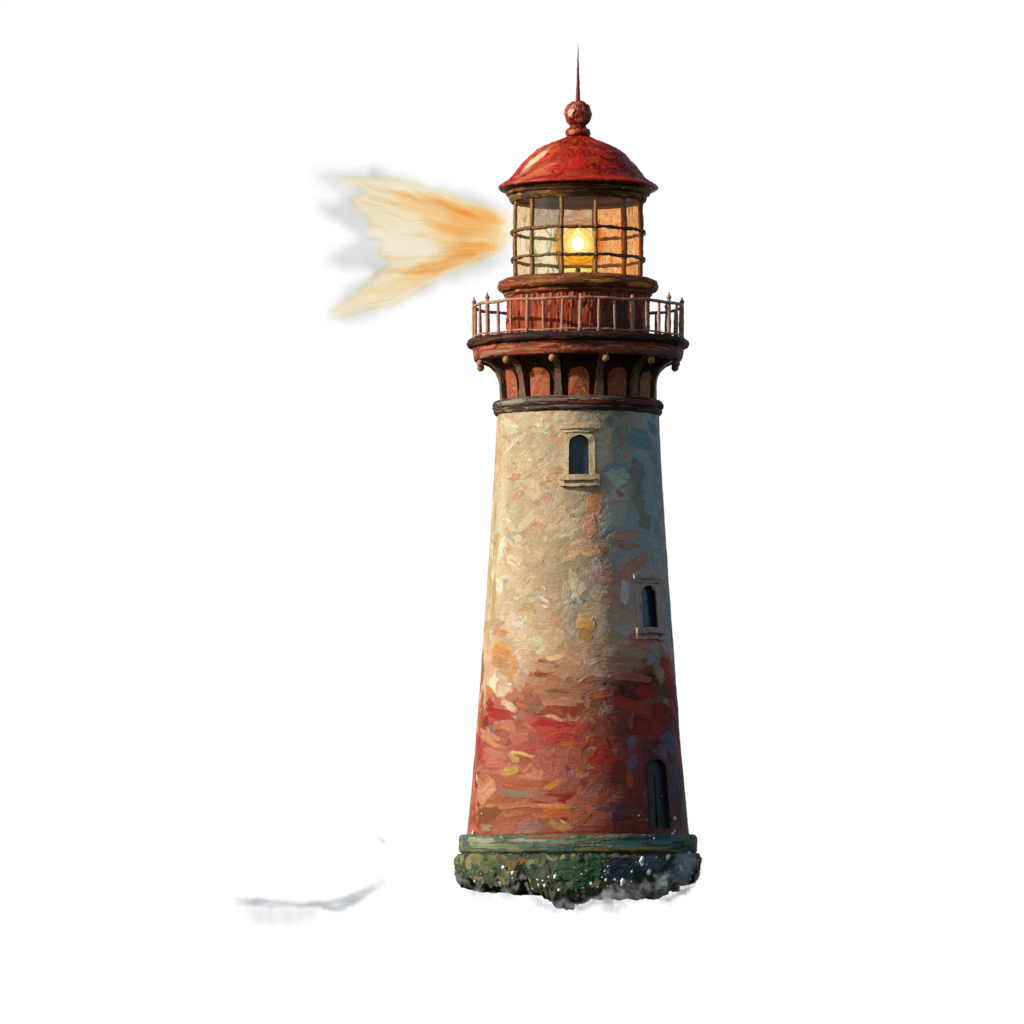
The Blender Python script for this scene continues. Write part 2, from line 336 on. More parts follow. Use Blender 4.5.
for p in [
    (510, 426, 10, 7, .2, (250, 234, 186)), (503, 422, 5, 9, 0, (250, 230, 170)), (513, 444, 10, 3, -.4, (252, 238, 196)), (504, 440, 5, 12, 0, (232, 208, 160)),
    (514, 478, 9, 4.5, .1, (222, 150, 104)), (518, 494, 9, 4, -.2, (220, 160, 124)), (507, 470, 6, 3, .3, (236, 176, 128)),
    (505, 519, 6, 8, .2, (244, 220, 178)), (512, 528, 8, 5, .6, (238, 206, 160)), (503, 550, 6, 12, 0, (255, 246, 214)), (511, 560, 7, 5, .4, (250, 232, 190)),
    (512, 539, 8, 2.2, .8, (176, 178, 168)), (500, 586, 5, 10, 0, (254, 244, 210)), (508, 578, 10, 2.4, .1, (242, 226, 190)), (505, 600, 8, 4, -.3, (236, 206, 160)),
    (497, 548, 3, 18, 0, (222, 186, 120)), (494, 600, 3, 26, 0, (214, 180, 110)),
    (550, 480, 12, 7, 0, (212, 164, 122)), (546, 497, 8, 4, .2, (208, 150, 112)), (594, 503, 7, 12, .3, (196, 116, 78)), (589, 527, 6, 12, 0, (186, 130, 98)),
    (600, 550, 7, 4.5, 0, (140, 88, 70)), (585, 548, 14, 9, .1, (190, 144, 108)), (570, 556, 8, 6, .5, (204, 160, 122)), (560, 515, 10, 8, 0, (204, 172, 130)),
    (617, 477, 13, 9, 0, (124, 146, 138)), (600, 462, 7, 8, 0, (150, 140, 118)), (606, 438, 5, 6, 0, (170, 130, 98)), (624, 457, 4, 3.5, 0, (150, 104, 88)),
    (640, 441, 16, 11, .1, (70, 108, 116)), (652, 430, 8, 6, .2, (64, 104, 118)), (636, 470, 9, 14, 0, (84, 94, 88)), (637, 500, 8, 20, 0, (96, 98, 88)), (644, 520, 7, 9, .2, (90, 92, 84)),
    (655, 480, 5, 28, 0, (98, 116, 118)), (654, 546, 11, 14, 0, (102, 122, 126)), (619, 494, 10, 6, 0, (146, 132, 126)), (618, 494, 5, 3, .1, (118, 84, 80)),
    (624, 535, 18, 5, -.2, (142, 100, 88)), (628, 545, 14, 3.5, 0, (128, 86, 78)), (632, 564, 20, 7, -.5, (132, 92, 84)), (608, 578, 17, 9, 0, (148, 106, 90)), (614, 599, 14, 9, .1, (140, 104, 94)),
    (623, 592, 4, 13, 0, (168, 166, 160)), (596, 566, 6, 12, 0, (158, 144, 132)), (566, 594, 6, 10, 0, (170, 160, 124)), (573, 580, 5, 10, 0, (190, 172, 130)),
    (585, 622, 9, 8, 0, (196, 148, 76)), (584, 634, 7, 7, 0, (170, 122, 62)), (527, 607, 8, 5, 0, (212, 164, 104)), (548, 602, 9, 6, .2, (208, 158, 118)),
    (518, 624, 10, 7, .05, (240, 216, 192)), (499, 632, 9, 5, .2, (226, 160, 108)), (525, 645, 12, 6, 0, (234, 206, 160)), (545, 626, 9, 10, 0, (212, 178, 132)),
    (640, 640, 16, 9, 0, (124, 84, 78)), (618, 660, 16, 6, 0, (132, 96, 86)), (630, 678, 20, 4.5, 0, (130, 78, 70)), (596, 680, 12, 4, 0, (122, 84, 72)),
    (501, 652, 11, 10, .25, (230, 158, 78)), (504, 646, 12, 2.5, .2, (240, 176, 96)), (500, 664, 9, 5, 0, (214, 150, 100)), (512, 668, 4, 13, .2, (232, 160, 80)),
    (490, 693, 7, 6, .4, (222, 116, 56)), (503, 690, 6, 9, .6, (238, 208, 170)), (508, 704, 10, 3.5, .3, (232, 196, 164)), (516, 696, 12, 5, 0, (206, 124, 98)),
    (490, 706, 6, 8, 0, (176, 38, 34)), (500, 714, 15, 6, .15, (186, 44, 38)), (486, 722, 4, 6, 0, (164, 44, 40)), (510, 708, 6, 2, .6, (244, 214, 184)),
    (554, 729, 27, 11, .1, (190, 66, 50)), (544, 722, 20, 5, .15, (176, 44, 38)), (560, 738, 20, 5, 0, (168, 56, 46)), (528, 720, 10, 6, -.2, (196, 92, 72)),
    (508, 727, 8, 6, .3, (214, 134, 106)), (519, 737, 9, 7, .1, (206, 118, 92)), (488, 737, 12, 6, .2, (230, 156, 116)), (494, 744, 14, 2.5, .25, (236, 150, 90)),
    (496, 760, 16, 11, 0, (208, 114, 94)), (494, 752, 12, 3, .2, (218, 136, 108)), (527, 747, 15, 6, 0, (186, 84, 66)), (511, 771, 8, 5, -.1, (196, 160, 70)), (514, 758, 7, 4, .5, (210, 160, 90)), (522, 754, 12, 1.8, .2, (240, 196, 120)),
    (485, 790, 9, 13, 0, (230, 166, 118)), (484, 776, 6, 8, 0, (214, 130, 90)), (554, 772, 15, 20, 0, (168, 88, 72)), (546, 760, 8, 14, 0, (178, 96, 80)), (528, 783, 25, 6, .1, (184, 96, 60)),
    (519, 793, 22, 4.5, .05, (146, 130, 100)), (540, 797, 16, 4, .1, (168, 104, 78)), (557, 812, 22, 8, 0, (182, 96, 50)), (552, 806, 20, 2.2, .05, (206, 132, 78)), (528, 826, 11, 8, 0, (158, 112, 98)), (512, 806, 20, 3, 0, (196, 130, 80)), (510, 814, 18, 3, .05, (180, 108, 66)),
    (488, 812, 11, 7, 0, (146, 82, 50)), (486, 828, 8, 4, 0, (176, 150, 110)), (508, 828, 10, 7, 0, (176, 98, 78)), (560, 826, 13, 4, .35, (168, 120, 72)), (578, 818, 10, 8, -.5, (142, 76, 48)), (552, 785, 9, 3, -.5, (208, 132, 60)),
    (601, 757, 12, 11, 0, (138, 32, 22)), (596, 742, 16, 6, 0, (146, 56, 44)), (606, 768, 18, 5, .05, (128, 56, 44)), (577, 744, 8, 5, 0, (160, 66, 44)), (610, 778, 18, 5, 0, (118, 56, 48)),
    (628, 704, 24, 7, .15, (136, 50, 44)), (620, 716, 18, 5, 0, (124, 56, 48)), (643, 694, 9, 7, 0, (132, 36, 34)), (600, 694, 14, 5, 0, (150, 78, 60)), (566, 694, 22, 5, .05, (164, 104, 74)), (562, 702, 18, 3, 0, (190, 126, 88)), (556, 692, 12, 2, .1, (120, 88, 66)),
    (666, 668, 8, 18, 0, (126, 18, 18)), (671, 700, 5, 22, 0, (116, 16, 20)), (660, 712, 9, 12, 0, (112, 30, 30)), (640, 728, 14, 10, 0, (116, 34, 32)),
    (606, 708, 6, 5, .5, (128, 104, 106)), (630, 742, 4.5, 7, 0, (96, 92, 110)), (630, 762, 5, 8, .2, (92, 84, 102)), (629, 720, 3, 8, 0, (112, 82, 88)), (668, 742, 8, 12, .1, (74, 78, 112)), (660, 752, 8, 7, .4, (84, 76, 100)), (675, 775, 4, 24, 0, (66, 72, 110)), (678, 806, 3, 20, 0, (62, 50, 78)),
    (612, 806, 18, 5, 0, (82, 58, 68)), (615, 820, 5, 10, 0, (70, 56, 74)), (630, 812, 14, 5, .1, (98, 62, 62)), (628, 780, 4, 10, 0, (156, 70, 40)), (600, 828, 30, 5, 0, (120, 52, 38)), (640, 830, 26, 4, 0, (88, 36, 34)), (590, 800, 14, 6, .3, (140, 76, 56)), (560, 834, 60, 2.5, 0, (134, 54, 36)),
    (590, 790, 9, 6, 0, (134, 84, 70)), (574, 760, 8, 10, 0, (150, 74, 60)), (554, 658, 9, 2.6, -.2, (238, 196, 132)), (566, 672, 14, 6, 0, (176, 128, 96)), (574, 656, 10, 6, .4, (186, 140, 108)), (545, 668, 12, 5, .1, (204, 150, 116)), (532, 680, 14, 4, 0, (206, 150, 112))]:
    x, y, L, W, a, c = p
    q = sstep(575, 625, x) * (.14 + .16 * sstep(650, 720, y)); c = tuple(v * (1 - float(q)) for v in c)  # patches darkened towards the right, deepening the painted shade there
    A(x, y, L * .92, W * .92, a + rnd.gauss(0, .04), c, h=rnd.uniform(.4, 1.0), soft=.24, op=.84, bristle=.16)
for _ in range(130):      # thick light-catching dabs and dry-brush crumbs on the left flank
    x = 486 + 60 * rnd.random() ** 1.3; y = rnd.uniform(418, 630)
    if x < XC - np.interp(y, cv.y, cv.r) + 3: continue
    A(x, y, rnd.uniform(1.5, 6), rnd.uniform(.8, 1.8), rnd.gauss(.3, .7), jit(rnd.choice([(240, 214, 166), (226, 190, 140), (216, 170, 124), (246, 226, 186)]), .05), h=rnd.uniform(.9, 1.6), op=.7)
tower = cv.build('tower_wall', M['wall'], house, .46, skip_open, relief=1.0)

# windows and door: arched reveal, pane, surround
def arch(hw, y0, y1, n=14):
    """(x, y) outline, from bottom left over the arch to bottom right"""
    pts = [(-hw, y1)] + [(-hw * math.copysign(abs(math.cos(PI * k / n)) ** .85, math.cos(PI * k / n)), y0 + hw - hw * math.sin(PI * k / n) ** .85) for k in range(n + 1)] + [(hw, y1)]
    return pts
def curved(pt, o, r):
    t0, hw, y0, y1, rr = o
    return P(r, t0 + math.degrees(pt[0] / rr), pt[1])
def rad_at(y): return float(np.interp(y, cv.y, cv.r))
def ring_between(mb, inner, outer, o, d_in, d_out, close=True):
    """solid band between two outlines (same count), from radius offset d_in to d_out"""
    n = len(inner); vs = []
    for (pl, d) in ((inner, d_in), (inner, d_out), (outer, d_out), (outer, d_in)):
        vs += [curved(p, o, rad_at(p[1]) + d) for p in pl]
    fs = []
    m = n if close else n - 1
    for i in range(m):
        j = (i + 1) % n
        for a, b in ((0, 1), (1, 2), (2, 3), (3, 0)):
            fs.append((a * n + i, a * n + j, b * n + j, b * n + i))
    mb.add(vs, fs)
def slab(mb, o, x0, x1, y0, y1, d0, d1, n=8):
    vs = []; 
    for i in range(n + 1):
        x = x0 + (x1 - x0) * i / n
        for (y, d) in ((y0, d0), (y0, d1), (y1, d1), (y1, d0)):
            vs.append(curved((x, y), o, rad_at(y) + d))
    fs = [(i * 4 + k, i * 4 + (k + 1) % 4, i * 4 + 4 + (k + 1) % 4, i * 4 + 4 + k) for i in range(n) for k in range(4)]
    fs += [(0, 1, 2, 3), (n * 4 + 3, n * 4 + 2, n * 4 + 1, n * 4)]
    mb.add(vs, fs)
def opening(name, o, depth, pane_name, pane_mat, frame_mat, full):
    t0, hw, y0, y1, rr = o
    w = empty(name, house)
    inn = arch(hw - .3, y0 + .3, y1 - .3)
    mb = MB(); n = len(inn)
    vs = [curved(p, o, rad_at(p[1]) + .9) for p in inn] + [curved(p, o, rad_at(p[1]) - depth) for p in inn]
    out = arch(hw + 1.6, y0 - 1.6, y1 + 1.0)
    vs += [curved(p, o, rad_at(p[1]) + .9) for p in out] + [curved(p, o, rad_at(p[1]) - depth) for p in out]
    fs = []
    for i in range(n):
        j = (i + 1) % n
        fs += [(i, j, n + j, n + i), (i, 2 * n + i, 2 * n + j, j), (2 * n + i, 3 * n + i, 3 * n + j, 2 * n + j)]
    mb.add(vs, fs); mb.wobble(.012).build('reveal', M['reveal'] if not full else frame_mat, w, False)
    mb = MB(); c = curved((0, (y0 + y1) / 2), o, rad_at((y0 + y1) / 2) - depth + 1.2)
    big = arch(hw + .6, y0 - .6, y1 + .6)
    f = [curved(p, o, rad_at(p[1]) - depth + 1.2) for p in big]; bk = [curved(p, o, rad_at(p[1]) - depth + .2) for p in big]
    nn = len(big)
    mb.add(f + bk + [c], [(2 * nn, i, (i + 1) % nn) for i in range(nn)] + [(i, nn + i, nn + (i + 1) % nn, (i + 1) % nn) for i in range(nn)])
    pane = mb.build(pane_name, pane_mat, w, False)
    return w, pane

w1, pane1 = opening('window', WIN1, 5, 'pane', M['pane'], M['reveal'], False)
w1['label'] = 'upper arched window under the cornice with a cream surround'
w2, pane2 = opening('window', WIN2, 5, 'pane', M['pane'], M['reveal'], False)
w2['label'] = 'lower narrow arched window on the shaded right flank'
for w, o, fm in ((w1, WIN1, M['frame']), (w2, WIN2, M['shade_frame'])):
    t0, hw, y0, y1, rr = o
    mb = MB()      # jambs and arch as one surround
    inn = arch(hw, y0, y1); outer = [(-hw - 5, y1)] + [(max(-hw - 5, min(hw + 5, p[0] * 1.55)), max(y0 - 2.5, p[1] - 3)) for p in inn[1:-1]] + [(hw + 5, y1)]
    ring_between(mb, inn, outer, o, -1, 2.2, False); mb.wobble(.02, 2).build('frame', fm, w, False)
    mb = MB(); slab(mb, o, -hw - 10, hw + 10, y0 - 10.5, y0 - 6.2, -1, 5.2); slab(mb, o, -hw - 6.5, hw + 6.5, y0 - 6.2, y0 - 2.6, -1, 3.4)
    mb.wobble(.025, 2, 3).build('lintel', fm, w, False)
    mb = MB(); slab(mb, o, -hw - 9, hw + 9, y1 + .2, y1 + 5.5, -1, 5.5); slab(mb, o, -hw - 9, -hw - 4, y1 + 5.5, y1 + 11.5, -1, 4.2, 3); slab(mb, o, hw + 4, hw + 9, y1 + 5.5, y1 + 11.5, -1, 4.2, 3); slab(mb, o, -hw - 4, hw + 4, y1 + 8.8, y1 + 11.5, -1, 4.0)
    mb.wobble(.025, 2, 5).build('sill', fm, w, False)
dr, dpane = opening('door', DOOR, 5, 'door_leaf', M['door'], M['reveal'], False)
dr['label'] = 'dark arched doorway low on the right flank'
mb = MB(); slab(mb, DOOR, -.7, .7, 775, 827.6, -4.2, -3.2, 2); mb.build('door_board_seam', M['dark'], dr, False)
mb = MB(); q = curved((8, 797), DOOR, rad_at(797) - 3); mb.ball(q, .04); mb.build('handle', M['bronze'], dr)

# plinth: a green ledge and the weed-grown foot
def cover_all(c, cols, n1, n2, L=(8, 20), W=(2.5, 5), ang=(0, .25), n3=0, br=.14):
    f = lambda t, y: jit(rnd.choice(cols), .1)
    c.cover(n1, L, W, f, ang, (.1, .6), br); c.cover(n2, (L[0] * .45, L[1] * .5), (W[0] * .45, W[1] * .5), f, ang, (.3, 1.0), br)
plinth = empty('plinth', house)
c = Canvas([(109.5, 834.5), (117, 835.5), (118.6, 838), (119, 846), (118.6, 851), (116, 853)], 900, .55, (96, 116, 98), 118)
cover_all(c, [(98, 110, 88), (82, 98, 86), (120, 122, 92), (66, 88, 84), (104, 102, 78)], 260, 520, (12, 30), (2.4, 4.5), (0, .06))
for p in [(480, 840, 18, 2.2, 0, (186, 184, 140)), (490, 846, 20, 2.5, 0, (164, 166, 120)), (530, 840, 16, 1.6, 0, (170, 172, 160)), (505, 847, 14, 2, .05, (140, 150, 110)), (560, 842, 22, 2.2, 0, (110, 120, 90)), (545, 838, 20, 1.5, 0, (150, 90, 60)), (620, 845, 26, 3, 0, (58, 92, 88)), (660, 842, 22, 3, 0, (40, 74, 80)), (600, 849, 30, 1.6, 0, (96, 92, 60)), (640, 848, 30, 1.6, 0, (88, 84, 62)), (462, 844, 3, 5, 0, (170, 150, 100))]:
    c.at(*p, h=.8)
c.build('ledge', M['stone'], plinth, .7, relief=1.5)
c = Canvas([(115.5, 852.5), (116, 854.5), (120.5, 855), (122, 858), (123, 868), (122.5, 880), (121, 892), (117, 901), (108, 905), (70, 906), (20, 907)], 1000, .6, (70, 80, 62), 120)
cover_all(c, [(84, 98, 76), (62, 84, 70), (98, 106, 76), (54, 74, 68), (120, 118, 84), (88, 80, 62)], 700, 1700, (4, 10), (2, 5), (D90, .7))
for p in [(462, 864, 3, 10, 0, (196, 172, 110)), (470, 868, 5, 12, 0, (178, 160, 100)), (478, 862, 5, 8, 0, (150, 140, 90)), (486, 872, 6, 9, 0, (120, 116, 76)), (498, 866, 8, 8, 0, (96, 100, 66)), (512, 870, 8, 8, 0, (130, 96, 62)), (522, 864, 4, 8, 0, (150, 96, 60)), (540, 876, 12, 10, 0, (78, 92, 66)), (566, 870, 14, 12, 0, (56, 78, 58)), (582, 878, 10, 14, 0, (40, 74, 56)), (592, 868, 7, 14, 0, (44, 78, 58)), (620, 870, 14, 14, 0, (34, 44, 62)), (650, 864, 14, 12, 0, (44, 56, 72)), (680, 860, 8, 10, 0, (66, 82, 86)), (560, 894, 10, 6, 0, (60, 66, 60)), (625, 857, 24, 1.6, 0, (70, 66, 56))]:
    c.at(*p, h=.7, op=.8, soft=.3)
# lower edge ragged: how far down the foot reaches, seen from the front
RX = np.array([455, 460, 466, 474, 480, 486, 493, 498, 504, 510, 516, 521, 526, 529, 536, 544, 554, 562, 566, 577, 585, 593, 602, 615, 628, 640, 650, 660, 668, 676, 684, 690, 696, 701])
RY = np.array([872, 876, 880, 890, 889, 891, 890, 885, 891, 891, 888, 874, 879, 892, 897, 903, 905, 900, 902, 906, 902, 898, 894, 894, 897, 892, 888, 896, 897, 890, 888, 884, 876, 866])
def ymod(th, yy):
    x = XC + 122 * np.sin(th); lim = np.interp(x, RX, RY)
    front = np.cos(th) > -.05
    lim = np.where(front, lim, 886 + 14 * (vnoise(th * 9, th * 0 + 2) - .5))
    lim = lim + 8 * (fbm(th * 13 + 3, yy * 0 + 1.5, 2, 2) - .5) + 5 * (vnoise(th * 44, yy * 0 + 4.5, 3) - .5) 
    f = sstep(856, 884, yy)
    return np.where(yy > 856, 856 + (yy - 856) * (lim - 856) / 51.0, yy)
c.ymod = ymod
c.build('weedy_foot', M['stone'], plinth, 1.1, relief=4.0)
# clumps of weed and barnacle that make the hanging edge uneven
mw = mottled('weed', [(50, 62, 48), (104, 106, 72), (66, 76, 58), (134, 122, 84)], 5, .7, .15, .9)
def clump(mb, c, r, sd):
    n, m = 22, 13; vs = []
    for i in range(m + 1):
        p = PI * i / m
        for k in range(n):
            a = 2 * PI * k / n; d = np.array([math.sin(p) * math.cos(a), math.sin(p) * math.sin(a), math.cos(p)])
            q = r * (.55 + .9 * float(fbm(d[0] * 2.2 + sd, d[2] * 2.2 + d[1] * 1.7, sd, 3)))
            vs.append(c + d * q * np.array([1.25, .8, .8]))
    mb.add(vs, [(i * n + k, (i + 1) * n + k, (i + 1) * n + (k + 1) % n, i * n + (k + 1) % n) for i in range(m) for k in range(n)])
for k in range(24):
    if k < 13: x = rnd.uniform(460, 694); th = math.degrees(math.asin((x - XC) / 121.5))
    else: th = rnd.uniform(95, 265); x = None
    lim = float(np.interp(x, RX, RY)) if x else 886
    mb = MB(); clump(mb, P(117, th, lim - rnd.uniform(1, 5)), rnd.uniform(2.2, 4.4) * S, k + 1)
    mb.build('weed_clump', mw, plinth)

# cornice ring below the gallery
c = Canvas([(76, 401), (83, 402.5), (85, 405), (84.8, 409), (83.4, 410.2), (84, 412), (82.8, 414.6), (80, 416)], 720, .45, (96, 78, 66), 84)
cover_all(c, [(104, 92, 80), (82, 60, 50), (120, 112, 100), (70, 40, 32), (92, 84, 78), (52, 40, 36)], 160, 420, (12, 30), (1.4, 2.6), (0, .06))
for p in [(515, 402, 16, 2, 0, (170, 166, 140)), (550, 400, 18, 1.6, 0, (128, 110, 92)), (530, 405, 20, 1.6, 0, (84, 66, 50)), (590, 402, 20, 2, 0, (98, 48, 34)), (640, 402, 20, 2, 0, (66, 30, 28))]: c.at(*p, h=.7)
c.build('cornice_ring', M['stone'], house, .7, relief=.8)
# bracket zone wall
c = Canvas([(98, 359.5), (92, 362), (83, 368), (77, 376), (74, 386), (74, 403)], 640, .6, (58, 36, 30), 80)
cover_all(c, [(58, 34, 28), (84, 42, 32), (44, 30, 30), (70, 50, 40)], 300, 500, (3, 8), (1.5, 3.5), (D90, .4))
c.build('gallery_cove', M['stone'], house, .7)
# arched niche panels between brackets and the brackets themselves
def solid_outline(mb, pts, place, d0, d1):
    n = len(pts); vs = [place(p, d0) for p in pts] + [place(p, d1) for p in pts]
    ca = np.mean(np.array(vs[:n]), 0); cb = np.mean(np.array(vs[n:]), 0)
    fs = [(i, (i + 1) % n, n + (i + 1) % n, n + i) for i in range(n)] + [(2 * n, (i + 1) % n, i) for i in range(n)] + [(2 * n + 1, n + i, n + (i + 1) % n) for i in range(n)]
    mb.add(vs + [ca, cb], fs)
for k in range(12):
    th0 = 30 * k
    pts = arch(10.2 + rnd.uniform(-.6, .6), 373 + rnd.uniform(-1.5, 1.5), 402.5, 10)
    mb = MB(); solid_outline(mb, pts, lambda p, d: P(float(np.interp(p[1], [368, 376, 386, 399], [83, 77, 74, 74])) + 1.2 + d, th0 + math.degrees(p[0] / 76), p[1]), -1, 1.2)
    mb.wobble(.02, 2, k).build('arch_panel', M['niche'], house, False)
for k in range(12):
    th = 15 + 30 * k
    br = empty('bracket', house)
    # S-curved bracket: profile in (r, y), swept to a bar
    cur = [(79, 404.5), (80, 397), (80, 388), (81.5, 379), (85, 371.5), (90.5, 366.2), (97, 363.2), (101, 362)]
    mb = MB(); w = [5.6, 4.6, 3.9, 3.6, 3.8, 4.3, 4.6, 4.2]
    vs = []
    for (r, y), hw in zip(cur, w):
        for (dr, dx) in ((0, -hw), (0, hw), (-6.5, hw), (-6.5, -hw)):
            vs.append(P(r + dr * (1 if y > 372 else .55), th + math.degrees(dx / 90), y - (0 if dr == 0 else (0 if y > 372 else 4))))
    n = len(cur)
    fs = [(i * 4 + a, i * 4 + (a + 1) % 4, i * 4 + 4 + (a + 1) % 4, i * 4 + 4 + a) for i in range(n - 1) for a in range(4)] + [(3, 2, 1, 0), tuple((n - 1) * 4 + a for a in range(4))]
    mb.add(vs, fs); mb.wobble(.02, 2, k).build('scroll', M['bracket'], br, False)
    mb = MB(); mb.ball(P(101.0, th, 365.5), 3.8 * S, 16, 10, 1.05, .1); mb.build('knob', M['knob'], br)
# gallery deck: dark lip over a red-brown fascia
dk = empty('gallery_deck', house)
c = Canvas([(104, 361), (100, 362), (97, 361)][::-1] if 0 else [(104.5, 347.5), (105, 350), (104.4, 358), (103, 360.8), (97, 361.2), (92, 361)], 900, .5, (140, 66, 48), 104)
cover_all(c, [(158, 86, 58), (140, 72, 52), (122, 60, 46), (172, 106, 76), (102, 54, 44)], 220, 420, (10, 28), (1.6, 3.2), (0, .06))
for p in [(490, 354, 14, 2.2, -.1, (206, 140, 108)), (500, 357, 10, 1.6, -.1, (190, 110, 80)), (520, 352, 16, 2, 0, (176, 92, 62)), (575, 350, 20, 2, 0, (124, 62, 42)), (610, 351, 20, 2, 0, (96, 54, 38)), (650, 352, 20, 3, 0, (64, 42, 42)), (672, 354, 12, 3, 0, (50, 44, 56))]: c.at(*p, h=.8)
c.build('fascia', M['wall'], dk, .8, relief=1.2)
c = Canvas([(68, 339.6), (100, 340), (108, 340.6), (110.6, 342.4), (111, 345), (109.6, 347.4), (104, 348.6)], 900, .6, (56, 40, 38), 108)
cover_all(c, [(56, 38, 34), (44, 34, 36), (78, 46, 38), (36, 32, 38), (92, 52, 40)], 260, 500, (10, 26), (1.4, 3), (0, .08))
for p in [(480, 343, 10, 1.6, 0, (150, 78, 54)), (520, 343, 12, 1.2, 0, (120, 66, 46))]: c.at(*p, h=.8)
c.build('lip', M['wall'], dk, .8, relief=1.2)
# railing
rl = empty('railing', house)
for nm, y, rad, seed in (('top_rail', 307, 1.55, 3), ('bottom_rail', 337.5, 1.0, 9)):
    mb = MB(); n = 144
    pts = [P(104 + .7 * math.sin(k * 1.3) + .4 * rnd.random(), 360 * k / n, y + .5 * math.sin(k * .5 + seed) + .3 * rnd.random()) for k in range(n)]
    mb.tube(pts + [pts[0]], [rad * S * rnd.uniform(.85, 1.2) for _ in range(n)] + [rad * S], 8); mb.build(nm, M['rail'], rl)
for k in range(36):
    th = 10 * k + rnd.gauss(0, .45); post = k % 3 == 0
    r0 = 1.9 if post else 1.4
    top = 303 if post else 307
    lean = rnd.gauss(0, .35)
    ys = np.linspace(340, top, 9)
    pts = [P(104 + rnd.gauss(0, .12), th + lean * i / 8, y) for i, y in enumerate(ys)]
    rad = [r0 * S * (1.5 if i == 0 else (.8 + .35 * math.sin(PI * i / 8))) * rnd.uniform(.88, 1.12) for i in range(9)]
    mb = MB(); mb.tube(pts, rad, 9)
    p = mb.build('post' if post else 'baluster', M['rail'], rl)
    if post and (abs(((th + 180) % 360) - 180) > 40):
        mb = MB(); mb.ball(P(104, th + lean, 302), 2.5 * S, 12, 8, .9); mb.tube([P(104, th + lean, 302), P(104, th + lean, 297)], [1.5 * S, .5 * S], 8)
        mb.build('finial', M['rail'], rl)
    elif post:
        mb = MB(); mb.ball(P(104, th + lean, 306), 1.9 * S, 12, 8, .9); mb.build('finial', M['rail'], rl)
# service room drum with vertical red boards
c = Canvas([(68, 296), (70.4, 297), (70.6, 336), (70.8, 341)], 720, .55, (140, 52, 36), 70)
f = lambda t, y: jit(rnd.choice([(170, 76, 46), (152, 58, 38), (186, 96, 58), (128, 48, 36), (104, 42, 34), (160, 80, 54)]), .1)
c.cover(240, (12, 20), (2, 4.5), f, (D90, .04), (.1, .9), .16); c.cover(300, (5, 14), (1, 2.4), f, (D90, .06), (.3, 1.2), .2)
for p in [(518, 318, 16, 3, D90, (190, 78, 44)), (530, 316, 16, 3, D90, (150, 54, 34)), (540, 318, 16, 4, D90, (196, 88, 52)), (552, 318, 16, 3, D90, (156, 58, 38)), (562, 316, 14, 3, D90, (168, 66, 46)), (586, 320, 14, 4, D90, (150, 62, 40)), (576, 318, 16, 3, D90, (104, 50, 36)), (600, 316, 15, 4, D90, (74, 42, 32)), (608, 318, 15, 4, D90, (62, 38, 30)), (616, 316, 15, 5, D90, (44, 30, 30)), (624, 318, 15, 4, D90, (40, 32, 34)), (632, 318, 14, 4, D90, (50, 40, 42)), (642, 318, 14, 3, D90, (60, 64, 70))]: c.at(*p, h=.8, bristle=.2)  # dark strokes at right put the drum's shaded side into the paint
c.build('service_room_wall', M['wall'], house, 1.0, relief=1.2)
# sill ring under the lantern
c = Canvas([(62, 279), (74, 280.5), (78.5, 282.6), (80, 286), (79.4, 289.5), (77, 291.6), (73, 293), (73.6, 295), (70, 298.4)], 720, .5, (124, 72, 44), 76)
cover_all(c, [(150, 88, 50), (128, 66, 40), (168, 108, 62), (96, 52, 36), (110, 76, 50)], 200, 460, (10, 26), (1.5, 3), (0, .07))
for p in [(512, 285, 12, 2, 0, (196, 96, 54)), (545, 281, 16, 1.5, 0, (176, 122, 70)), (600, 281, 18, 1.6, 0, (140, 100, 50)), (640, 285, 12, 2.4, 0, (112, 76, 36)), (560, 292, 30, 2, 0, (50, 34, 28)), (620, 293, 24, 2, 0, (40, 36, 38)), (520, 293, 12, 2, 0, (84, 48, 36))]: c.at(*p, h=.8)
c.build('lantern_sill_ring', M['wall'], house, .8, relief=1.2)

# lantern room
lr = empty('lantern_room', house)
c = Canvas([(62, 201), (66.5, 202.6), (68.4, 199.5), (68.6, 196.4), (71.2, 195), (72.5, 191), (73.5, 187.5), (76, 186)], 720, .5, (120, 96, 60), 70)
cover_all(c, [(136, 98, 52), (100, 76, 48), (156, 116, 64), (70, 56, 48), (112, 80, 44)], 160, 360, (10, 26), (1.3, 2.6), (0, .06))
for p in [(526, 192, 14, 2.4, -.1, (176, 160, 140)), (522, 200, 12, 2, -.1, (206, 160, 100)), (555, 198, 18, 1.8, 0, (170, 126, 66)), (590, 197, 20, 1.6, 0, (150, 116, 60)), (560, 190, 24, 2.2, 0, (70, 62, 56)), (620, 191, 22, 2.4, 0, (52, 56, 66)), (628, 200, 14, 1.6, 0, (110, 96, 62))]: c.at(*p, h=.8)
c.y = c.y.copy(); c.r = c.r[::-1].copy(); c.y = c.y[::-1].copy(); c.col = c.col[::-1].copy(); c.h = c.h[::-1].copy()
c.build('head_ring', M['wall'], lr, .8, relief=1.0)
mb = MB(); n = 48
vs = [P(67, 360 * k / n, 199.4) for k in range(n)] + [P(67, 360 * k / n, 198.4) for k in range(n)] + [P(.01, 0, 194)]
mb.add(vs, [(k, (k + 1) % n, n + (k + 1) % n, n + k) for k in range(n)] + [((k + 1) % n, k, 2 * n) for k in range(n)] + [(n + k, n + (k + 1) % n, 2 * n) for k in range(n)])
mb.build('ceiling', M['ceil'], lr)
mb = MB(); vs = [P(63, 360 * k / n, 279.4) for k in range(n)] + [P(63, 360 * k / n, 281.5) for k in range(n)]
